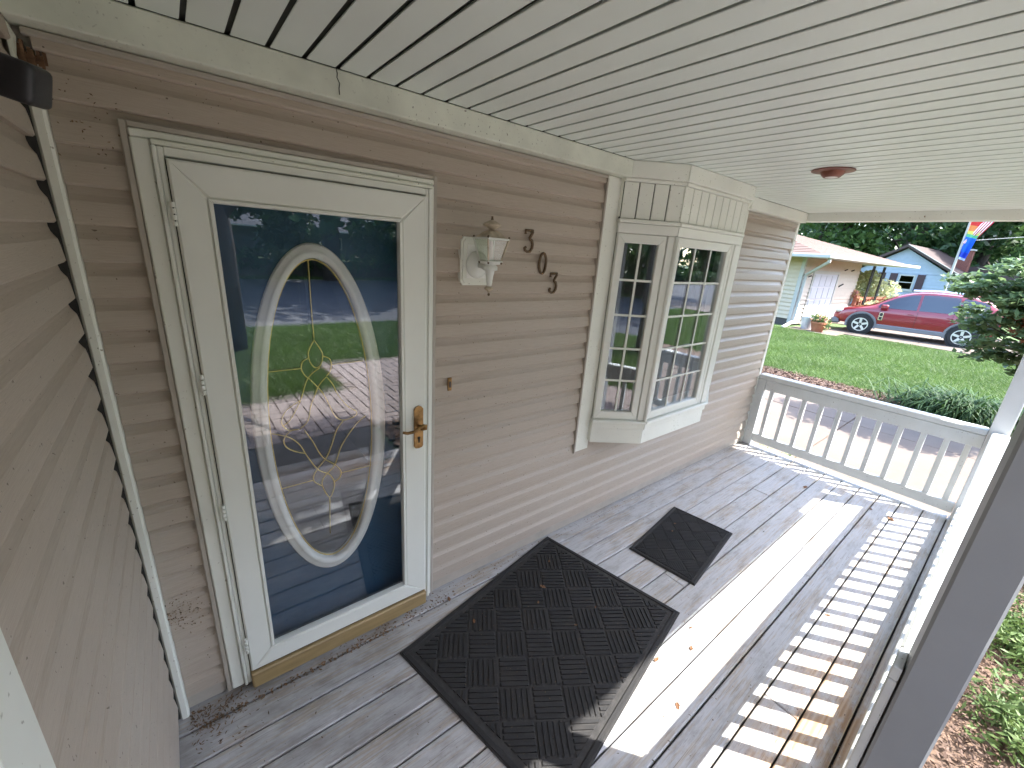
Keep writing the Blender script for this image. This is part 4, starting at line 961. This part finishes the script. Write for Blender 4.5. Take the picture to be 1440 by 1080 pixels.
# junipers in the bed by the front rail
def juniper(label, loc, s):
    j = thing('juniper', label, 'shrub', loc, random.uniform(0, 6), 'low junipers in the mulch bed'); P = []
    for i in range(230):
        a = rng.uniform(0, 6.28); l_ = s*rng.uniform(.45, 1.0); el = rng.uniform(.12, .75); d = np.array([math.cos(a)*math.cos(el), math.sin(a)*math.cos(el), math.sin(el)])
        for q in range(16):
            t = rng.uniform(.2, 1); c = d*l_*t; c[2] -= .12*s*t*t; P.append(c+rng.normal(0, .018*s+.004, 3))
    me_ = fast_mesh('foliage', flakes(np.array(P), .026, .28, .2), 4, 'leaf_juniper'); link('foliage', me_, j)
    m = MB()
    for i in range(7):
        a = i*.9; m.tube([(0, 0, 0), (math.cos(a)*s*.3, math.sin(a)*s*.3, .08), (math.cos(a)*s*.65, math.sin(a)*s*.65, .14*s)], [.012, .008, .003], 5)
    part('stems', m, 'bark', j)
juniper('low bright juniper at the right edge beside the near post', (3.78, -2.30, GZ), .52)
juniper('low juniper in the bottom right corner of the mulch bed', (2.95, -2.42, GZ), .52)
juniper('low juniper at the paver edge in front of the porch post', (2.15, -2.62, GZ), .38)
juniper('low juniper furthest along the mulch bed by the corner post', (4.65, -2.50, GZ), .36)

# ================================================================== NEIGHBOUR'S HOUSE
NH = thing('neighbour_house', 'pale yellow house with a red brown hip roof beyond the lawn', 'house', (19.20, 4.45, GZ), math.radians(-3.5))
def lapwall(p0, d, ln, z0, z1, ch, nrm, depth=.045):
    m = MB(); z = z0; p0 = Vector(p0); d = Vector(d); nv_ = Vector(nrm)
    while z < z1-.01:
        t = min(z+ch, z1); q = [p0+nv_*depth, p0+d*ln+nv_*depth, p0+d*ln+nv_*.004, p0+nv_*.004, p0, p0+d*ln]
        v = [(q[0].x, q[0].y, z), (q[1].x, q[1].y, z), (q[2].x, q[2].y, t), (q[3].x, q[3].y, t), (q[4].x, q[4].y, z), (q[5].x, q[5].y, z)]
        m.add(v, [(0, 1, 2, 3), (0, 1, 5, 4)]); z = t
    return m
part('left_wall', lapwall((0, .1, 0), (0, 1, 0), 9.5, .25, 2.62, .16, (-1, 0, 0)), 'yellow_siding', NH)
part('foundation', MB().box(-.0, 6.0, .02, 9.5, -.2, .26), 'wall_far', NH)
part('front_wall', lapwall((.1, 0, 0), (1, 0, 0), 5.9, .05, 2.62, .16, (0, -1, 0)), 'cream_siding', NH)
part('recess_wall', lapwall((6.1, 1.7, 0), (1, 0, 0), 4, .05, 2.62, .16, (0, -1, 0)), 'yellow_siding', NH)
part('return_wall', MB().box(5.85, 6.0, .03, 1.75, 0, 2.62), 'cream_siding', NH)
part('corner_board', MB().box(-.03, .10, -.03, .10, .1, 2.62), 'white_far', NH)
gd = part('garage_door', MB().box(1.05, 3.45, -.04, -.022, .0, 2.05), 'door_far', NH)
for i in range(4):
    for j in range(4): part('door_panel', box(1.10+.59*i, 1.62+.59*i, -.055, -.041, .06+.5*j, .50+.5*j, bev=.01), 'door_far', gd)
part('door_frame', MB().box(.92, 1.04, -.06, -.02, 0, 2.17).box(3.46, 3.58, -.06, -.02, 0, 2.17).box(1.04, 3.46, -.06, -.02, 2.06, 2.17), 'white_far', NH)
for i, (x, z) in enumerate(((.55, 1.9), (4.1, 2.25), (4.9, 2.25))): part('eave_bracket', MB().bar((x, -.02, z), (x+.03, -.12, z+.06), .04, .04), 'iron', NH)
part('wall_hook', MB().bar((3.9, -.03, 1.55), (4.15, -.10, 1.68), .03, .05), 'iron', NH)
wn = part('window', MB().box(6.35, 7.0, 1.66, 1.69, .75, 2.15), 'white_far', NH); part('pane', MB().box(6.42, 6.93, 1.645, 1.655, .82, 2.08), 'glass_car', wn)
for x in (6.15, 7.06): part('shutter', MB().box(x, x+.14, 1.64, 1.69, .72, 2.18), 'shutter', NH)
for x in (6.25, 7.7): part('iron_post', MB().box(x-.03, x+.03, -.45, -.39, .1, 2.55).box(x+.12, x+.16, -.45, -.39, .1, 2.55).tube([(x+.03, -.42, .3), (x+.12, -.42, .7), (x+.03, -.42, 1.1), (x+.12, -.42, 1.5), (x+.03, -.42, 1.9), (x+.12, -.42, 2.3)], .012, 5), 'iron', NH)
# hip roof built in shingle courses
ex0, ex1, ey0, ey1, ez = -1.0, 10.2, -1.05, 10.4, 2.62
def hip(ex0, ex1, ey0, ey1, ez, slope, courses):
    m = MB(); hw = (ey1-ey0)/2
    for k_ in range(courses):
        a, b = hw*k_/courses, hw*(k_+1)/courses; a_ = a-.03 if k_ else a
        za, zb_ = ez+a*slope+.022, ez+b*slope+.004
        for (p0, p1, q0, q1) in (((ex0+a, ey0+a), (ex1-a, ey0+a), (ex0+b, ey0+b), (ex1-b, ey0+b)), ((ex0+a, ey1-a), (ex0+a, ey0+a), (ex0+b, ey1-b), (ex0+b, ey0+b)), ((ex1-a, ey0+a), (ex1-a, ey1-a), (ex1-b, ey0+b), (ex1-b, ey1-b)), ((ex1-a, ey1-a), (ex0+a, ey1-a), (ex1-b, ey1-b), (ex0+b, ey1-b))):
            m.add([(*p0, za), (*p1, za), (*q1, zb_), (*q0, zb_), (*p0, za-.022), (*p1, za-.022)], [(0, 1, 2, 3), (4, 5, 1, 0)])
    return m
part('roof', hip(ex0, ex1, ey0, ey1, ez+.04, .29, 24), 'shingle', NH)
part('soffit', MB().box(ex0+.03, ex1-.03, ey0+.03, ey1-.03, ez+.0, ez+.04), 'white_far', NH)
part('gutter', MB().box(ex0-.11, ex0, ey0-.11, ey1, ez-.02, ez+.11, bev=.02).box(ex0+.001, ex1, ey0-.11, ey0, ez-.02, ez+.11, bev=.02), 'white_far', NH)
part('downspout', MB().bar((ex0+.15, ey0-.02, ez-.02), (ex0+.15, ey0-.02, ez-.16), .09, .07, (1, 0, 0)).bar((ex0+.15, ey0-.02, ez-.14), (.10, -.10, 1.98), .07, .09).bar((.10, -.10, 2.02), (.04, -.10, .12), .09, .07, (1, 0, 0)).bar((.05, -.10, .16), (-1.3, -.32, .03), .09, .09), 'white_far', NH)
# things in front of it
pt = thing('flower_pot', 'terracotta pot of yellow and pink flowers at the lawn edge', 'flower pot', (18.55, 3.28, GZ))
part('pot', MB().lathe([(.17, 0), (.24, .30), (.26, .30), (.26, .36), (.22, .36), (.21, .30)], 20), 'terracotta', pt)
lbp = [(0, 0, .45, .22), (.1, -.15, .40, .2), (-.1, .1, .5, .2), (0, -.25, .25, .15)]
link('greens', fast_mesh('greens', flakes(crown_pts(420, lbp, .3), .05), 4, 'leaf_juniper'), pt); link('blossoms', fast_mesh('blossoms', flakes(crown_pts(160, lbp, .8), .04, .8), 4, 'flower_pink'), pt)
bk = thing('metal_bucket', 'galvanised metal bucket by the corner of the yellow house', 'bucket', (18.9, 3.75, GZ)); part('pail', MB().lathe([(.17, 0), (.23, .45), (.215, .45), (.16, .02)], 18), 'galv', bk); part('bail', MB().tube([(-.23, 0, .44), (-.15, 0, .56), (.15, 0, .56), (.23, 0, .44)], .008, 6), 'galv', bk)
# red stained porch rail of the neighbour
rr_ = thing('red_fence', 'red stained rail with square balusters behind the red car', 'fence', (25.0, 3.9, GZ), math.radians(-6))
part('top_rail', box(0, 7.2, -.05, .05, 1.02, 1.12), 'red_rail', rr_); part('bottom_rail', box(0, 7.2, -.03, .03, .35, .43), 'red_rail', rr_)
rb_ = box(-.04, .04, -.04, .04, .43, 1.02).mesh('baluster', 'red_rail')
for i in range(24): o = link('baluster', rb_, rr_); o.location = (.15+.3*i, 0, 0)
for i in range(3): part('fence_post', box(-.06+3.55*i, .06+3.55*i, -.06, .06, 0, 1.2), 'red_rail', rr_)
shrub('hydrangea', 'hydrangea bush covered in cream flower heads behind the red rail', (28.6, 5.0, GZ), [(0, 0, 1.5, .9), (.3, -1.2, 1.35, .8), (0, .8, 1.4, .7), (.2, -.6, 2.0, .5)], 2600, .085, 'flower_cream', asp=.8, group=None)
shrub('round_bush', 'bright green bush beside the black iron porch post', (28.0, 6.5, GZ), [(0, 0, 1.5, .75), (.2, -.5, 1.7, .55), (0, .5, 1.3, .6)], 2200, .085, 'leaf_juniper')
shrub('porch_flowers', 'small yellow flowering bush in front of the red rail', (25.8, 3.55, GZ), [(0, 0, .6, .4), (.9, -.1, .65, .4), (1.7, -.2, .6, .35)], 600, .08, 'flower_cream')
shrub('hanging_flowers', 'pink flowers hanging by the iron porch post', (25.1, 4.0, GZ+1.05), [(0, 0, .2, .22), (0, -.2, 0, .16)], 160, .07, 'flower_pink', stems=False)

# ================================================================== BLUE HOUSE
BH = thing('blue_house', 'pale blue gabled house with dark shutters behind the red car', 'house', (39.3, 5.0, GZ), math.radians(-4))
gm = MB(); hwid = 2.55; wz, pz = 2.45, 4.05
ch = .2; z = 0
part('gable_wall', lapwall((0, -hwid+.2, 0), (0, 1, 0), 2*hwid-.1, .0, wz, .2, (-1, 0, 0), .03), 'blue_siding', BH)
m = MB(); z = wz
while z < pz-.05:
    t = min(z+.2, pz); a, b = (pz-z)/(pz-wz)*hwid, (pz-t)/(pz-wz)*hwid
    m.add([(-.03, -a+.1, z), (-.03, a+.05, z), (-.004, b+.05, t), (-.004, -b+.1, t)], [(0, 1, 2, 3)]); z = t
part('gable', m, 'blue_siding', BH)
part('side_wall', MB().box(.0, 9, -hwid+.15, -hwid+.2, 0, wz), 'blue_siding', BH)
rm = MB()
for sg in (-1, 1):
    rm.prism([(0.05, pz+.08), (sg*(hwid+.45)+.05, wz-.12), (sg*(hwid+.45)+.05, wz+.06), (0.05, pz+.26)], lambda p, t: (t, p[0], p[1]), -.45, 9)
part('roof', rm, 'brown_fascia', BH)
part('rake_trim', MB().bar((-.47, .05, pz+.24), (-.47, -hwid-.4, wz+.05), .03, .06, (1, 0, 0)), 'white_far', BH)
part('rear_wing', MB().prism([(-9, 2.3), (-9, 2.45), (-3, 3.25), (3, 2.45), (3, 2.3)], lambda p, t: (t, p[0], p[1]), 4.6, 10), 'brown_fascia', BH)
part('rear_wall', MB().box(5, 9.5, -8.6, -2.2, 0, 2.32), 'wall_far', BH)
chim = part('chimney', MB().box(2.8, 3.4, -2.55, -1.95, 2.8, 4.15), 'brick_red', BH); part('cap', MB().box(2.74, 3.46, -2.61, -1.89, 4.151, 4.25), 'white_far', chim)
part('skylight', MB().box(5.2, 5.9, -4.0, -3.3, 3.0, 3.12), 'glass_car', BH)
for wy in (-.35, 1.75):
    f_ = part('window', MB().box(-.06, -.031, wy-.42, wy+.42, 1.35, 2.35).box(-.08, -.031, wy-.5, wy+.5, 1.27, 1.349), 'white_far', BH)
    part('pane', MB().box(-.07, -.061, wy-.34, wy+.34, 1.88, 2.27), 'glass_car', f_); part('pane', MB().box(-.07, -.061, wy-.34, wy+.34, 1.42, 1.82), 'glass_car', f_)
    for sg in (-1, 1): part('shutter', MB().box(-.075, -.031, wy+sg*.72-.2, wy+sg*.72+.2, 1.3, 2.4), 'shutter', BH)

# flagpole and flags
FP = thing('flagpole', 'tall white flagpole in front of the blue house', 'flagpole', (34.5, 2.1, GZ)); part('pole', MB().lathe([(.06, 0), (.06, 3.0), (.045, 6.5)], 12), 'white_far', FP); part('ball', MB().lathe([(.02, 6.5), (.07, 6.56), (.07, 6.62), (.02, 6.68)], 10), 'gold', FP)
def flag(name, label, loc, w, h, mat, folds, lean):
    nx_, nz_ = 16, 14; v = []; uv = []
    for j in range(nz_+1):
        for i in range(nx_+1):
            u, t = i/nx_, j/nz_; sq = 1-.45*t
            v.append((.09*math.sin(u*folds+t*2.)*(.3+t)+.03*math.sin(t*9), -u*w*sq-lean*t, -t*h-.12*u)); uv.append((u, t))
    me_ = bpy.data.meshes.new('cloth'); me_.from_pydata(v, [], [(j*(nx_+1)+i, j*(nx_+1)+i+1, (j+1)*(nx_+1)+i+1, (j+1)*(nx_+1)+i) for j in range(nz_) for i in range(nx_)])
    ul = me_.uv_layers.new(name='uv')
    for lp in me_.loops: ul.data[lp.index].uv = uv[lp.vertex_index]
    me_.materials.append(M[mat]); me_.polygons.foreach_set('use_smooth', [True]*len(me_.polygons))
    o_ = link(name, me_); o_.location = loc; tag(o_, label, 'flag', 'flags on the flagpole'); return o_
flag('rainbow_flag', 'drooping rainbow striped flag, mostly blue, on the flagpole', (34.4, 2.05, 5.15), .55, 2.0, 'rainbow', 9., .0)
flag('striped_flag', 'red and white striped flag blown right of the rainbow flag', (34.45, 1.72, 5.6), .72, 1.6, 'us', 7., -.45)
wr = thing('utility_wire', 'thin overhead utility wire crossing in front of the dark trees', 'wire'); part('cable', MB().tube([(36, 2.0, 4.2), (36, -1.0, 4.55), (36, -6, 5.2)], .018, 5), 'white_far', wr)

# ================================================================== CAR
CAR = thing('parked_car', 'dark red crossover car parked on the neighbour\'s driveway', 'car', (21.30, 1.22, GZ), math.radians(98.5))
# local: +x nose, wheels at x=+1.36 and -1.35; left side +y faces the porch
ST = [(-2.22, .50, .92, 1.00, .74, .86), (-2.12, .42, 1.0, 1.30, .84, .66), (-1.75, .34, 1.03, 1.62, .90, .66), (-1.2, .30, 1.03, 1.69, .915, .68), (-.5, .30, 1.02, 1.72, .92, .69), (.1, .30, 1.01, 1.68, .92, .68), (.55, .30, 1.0, 1.52, .92, .67), (.95, .30, 1.0, 1.26, .92, .70), (1.22, .31, .99, 1.05, .915, .72), (1.6, .33, .95, .985, .90, .70), (2.0, .36, .86, .90, .86, .66), (2.22, .40, .70, .76, .74, .60), (2.30, .45, .60, .64, .60, .5)]
def loft(rows):
    m = MB(); n_ = len(rows[0]); v = [p for r_ in rows for p in r_]
    f = [(i*n_+k_, i*n_+k_+1, (i+1)*n_+k_+1, (i+1)*n_+k_) for i in range(len(rows)-1) for k_ in range(n_-1)]
    f += [tuple(range(n_)), tuple(range((len(rows)-1)*n_, len(rows)*n_))[::-1]]; m.add(v, f); return m
def srow(x, zb_, zbelt, zr, hw, hr):
    side = [(hw*.93, zb_), (hw, zb_+.12), (hw*1.0, (zb_+zbelt)/2), (hw*.985, zbelt-.1), (hw*.95, zbelt), (hr*1.02, zr-.06 if zr-zbelt > .12 else zbelt+(zr-zbelt)*.6), (hr*.8, zr-.01), (0, zr)]
    return [(x, y, z) for y, z in side]+[(x, -y, z) for y, z in side[-2::-1]]
body = part('body', loft([srow(*s) for s in ST]), 'car', CAR, smooth=True)
bm_ = body.modifiers.new('smooth', 'SUBSURF'); bm_.levels = 1; bm_.render_levels = 2
# side glass follows the sloping cabin side
def wpt(x, t):
    xs_ = [s[0] for s in ST]; g_ = lambda k_: float(np.interp(x, xs_, [s[k_] for s in ST]))
    zbelt, zr, hw, hr = g_(2), g_(3), g_(4), g_(5); z = zbelt+.03+(zr-.11-zbelt-.03)*t; f = (z-zbelt)/max(zr-.06-zbelt, .05); return (x, (hw*.95)*(1-f)+hr*1.02*f+.012, z)
for sg in (1, -1):
    for xa, xb_ in ((.98, -.05), (-.12, -1.05), (-1.12, -1.75)):
        cols = [xa+(xb_-xa)*i/5 for i in range(6)]; v = [wpt(c, t) for c in cols for t in (0, .5, 1)]; v = [(p[0], p[1]*sg, p[2]) for p in v]
        part('side_window', MB().add(v, [(3*i+k_, 3*i+3+k_, 3*i+4+k_, 3*i+1+k_) for i in range(5) for k_ in (0, 1)]), 'glass_car', CAR)
part('windscreen', MB().add([(1.23, -.62, 1.06), (1.23, .62, 1.06), (.60, .55, 1.54), (.60, -.55, 1.54)], [(0, 1, 2, 3)]), 'glass_car', CAR)
def arch(cx, r0, r1, y0, y1, a0=0, a1=PI):
    m = MB(); n_ = 18
    for i in range(n_):
        a, b = a0+(a1-a0)*i/n_, a0+(a1-a0)*(i+1)/n_
        P = [(cx+r*math.cos(t), y, .35+r*math.sin(t)) for y in (y0, y1) for r, t in ((r0, a), (r1, a), (r1, b), (r0, b))]
        m.add(P, [(0, 1, 2, 3), (7, 6, 5, 4), (0, 1, 5, 4), (1, 2, 6, 5), (2, 3, 7, 6), (3, 0, 4, 7)])
    return m
for sg in (1, -1):
    for cx in (1.36, -1.35):
        part('arch_flare', arch(cx, .39, .47, sg*.80, sg*.945, -.25, PI+.25), 'cladding', CAR)
        part('arch_liner', MB().lathe([(.41, -.10), (.41, .10)], 24, (cx, sg*.845, .36), 'y'), 'tyre', CAR)
        wh = thing('tmp', 'x', 'x'); wh.name = 'wheel'; del wh['label']; del wh['category']; wh.parent = CAR; wh.location = (cx, sg*.86, .345)
        part('tyre', MB().lathe([(.24, -.11), (.33, -.11), (.345, -.08), (.345, .08), (.33, .11), (.24, .11)], 28, axis='y'), 'tyre', wh, smooth=False)
        rm_ = MB().lathe([(.245, .10), (.245, .112), (.215, .112), (.205, .05)], 28, axis='y', cap=False).lathe([(.06, .06), (.06, .105), (.02, .11)], 14, axis='y')
        for q in range(5):
            a = 2*PI*q/5+.3
            rm_.bar((.05*math.cos(a), .095, .05*math.sin(a)), (.225*math.cos(a), .100, .225*math.sin(a)), .075, .03, (0, 1, 0))
        rm_.v = [(p[0], p[1]*sg, p[2]) for p in rm_.v]
        part('rim', rm_, 'alloy', wh); part('brake_disc', MB().lathe([(.235, sg*.03), (.235, sg*.045)], 20, axis='y'), 'iron', wh)
    part('sill_cladding', box(-.90, .90, sg*.86, sg*.945, .27, .43, bev=.02), 'cladding', CAR)
    part('mirror', box(.70, .92, sg*.95, sg*1.12, .99, 1.16, bev=.04), 'car', CAR)
    part('side_vent', MB().box(.78, .90, sg*.925, sg*.942, .58, .86), 'chrome', CAR); part('vent_slot', MB().box(.80, .88, sg*.943, sg*.947, .60, .70).box(.80, .88, sg*.943, sg*.947, .73, .84), 'iron', CAR)
    part('headlight', box(1.98, 2.24, sg*.52, sg*.82, .70, .86, bev=.05), 'lens', CAR)
    part('door_handle', box(-.02, .14, sg*.925, sg*.95, .88, .91, bev=.008), 'car', CAR); part('door_handle', box(-1.02, -.86, sg*.925, sg*.95, .89, .92, bev=.008), 'car', CAR)
    part('door_gap', MB().box(.895, .903, sg*.915, sg*.926, .44, 1.0).box(-.108, -.100, sg*.915, sg*.927, .44, 1.0).box(-1.0, -.992, sg*.905, sg*.922, .7, 1.0), 'dark', CAR)
    part('roof_rail', MB().tube([(.2, sg*.60, 1.70), (-.5, sg*.61, 1.745), (-1.5, sg*.59, 1.71)], .022, 8), 'chrome', CAR)
part('bumper', box(2.0, 2.30, -.80, .80, .26, .50, bev=.06), 'cladding', CAR)

# ================================================================== HOUSE ACROSS THE ROAD (seen in the glass)
OH = thing('opposite_house', 'long grey roofed house across the road, seen only in the glass', 'house', (5, -46, GZ))
part('wall', MB().box(-12, 22, -6, 0, 0, 2.6), 'wall_far', OH); part('roof', MB().prism([(.6, 2.6), (.6, 2.72), (-3, 4.4), (-6.6, 2.6)], lambda p, t: (t, p[0], p[1]), -12.6, 22.6), 'grey_roof_far', OH)
part('gutter', MB().box(-12.6, 22.6, .601, .72, 2.58, 2.72), 'white_far', OH)
for x in (-9, -4, 2, 8, 14): f_ = part('window', MB().box(x, x+1.4, .001, .05, .9, 2.1), 'white_far', OH); part('pane', MB().box(x+.1, x+1.3, .051, .06, 1.0, 2.0), 'glass_car', f_)
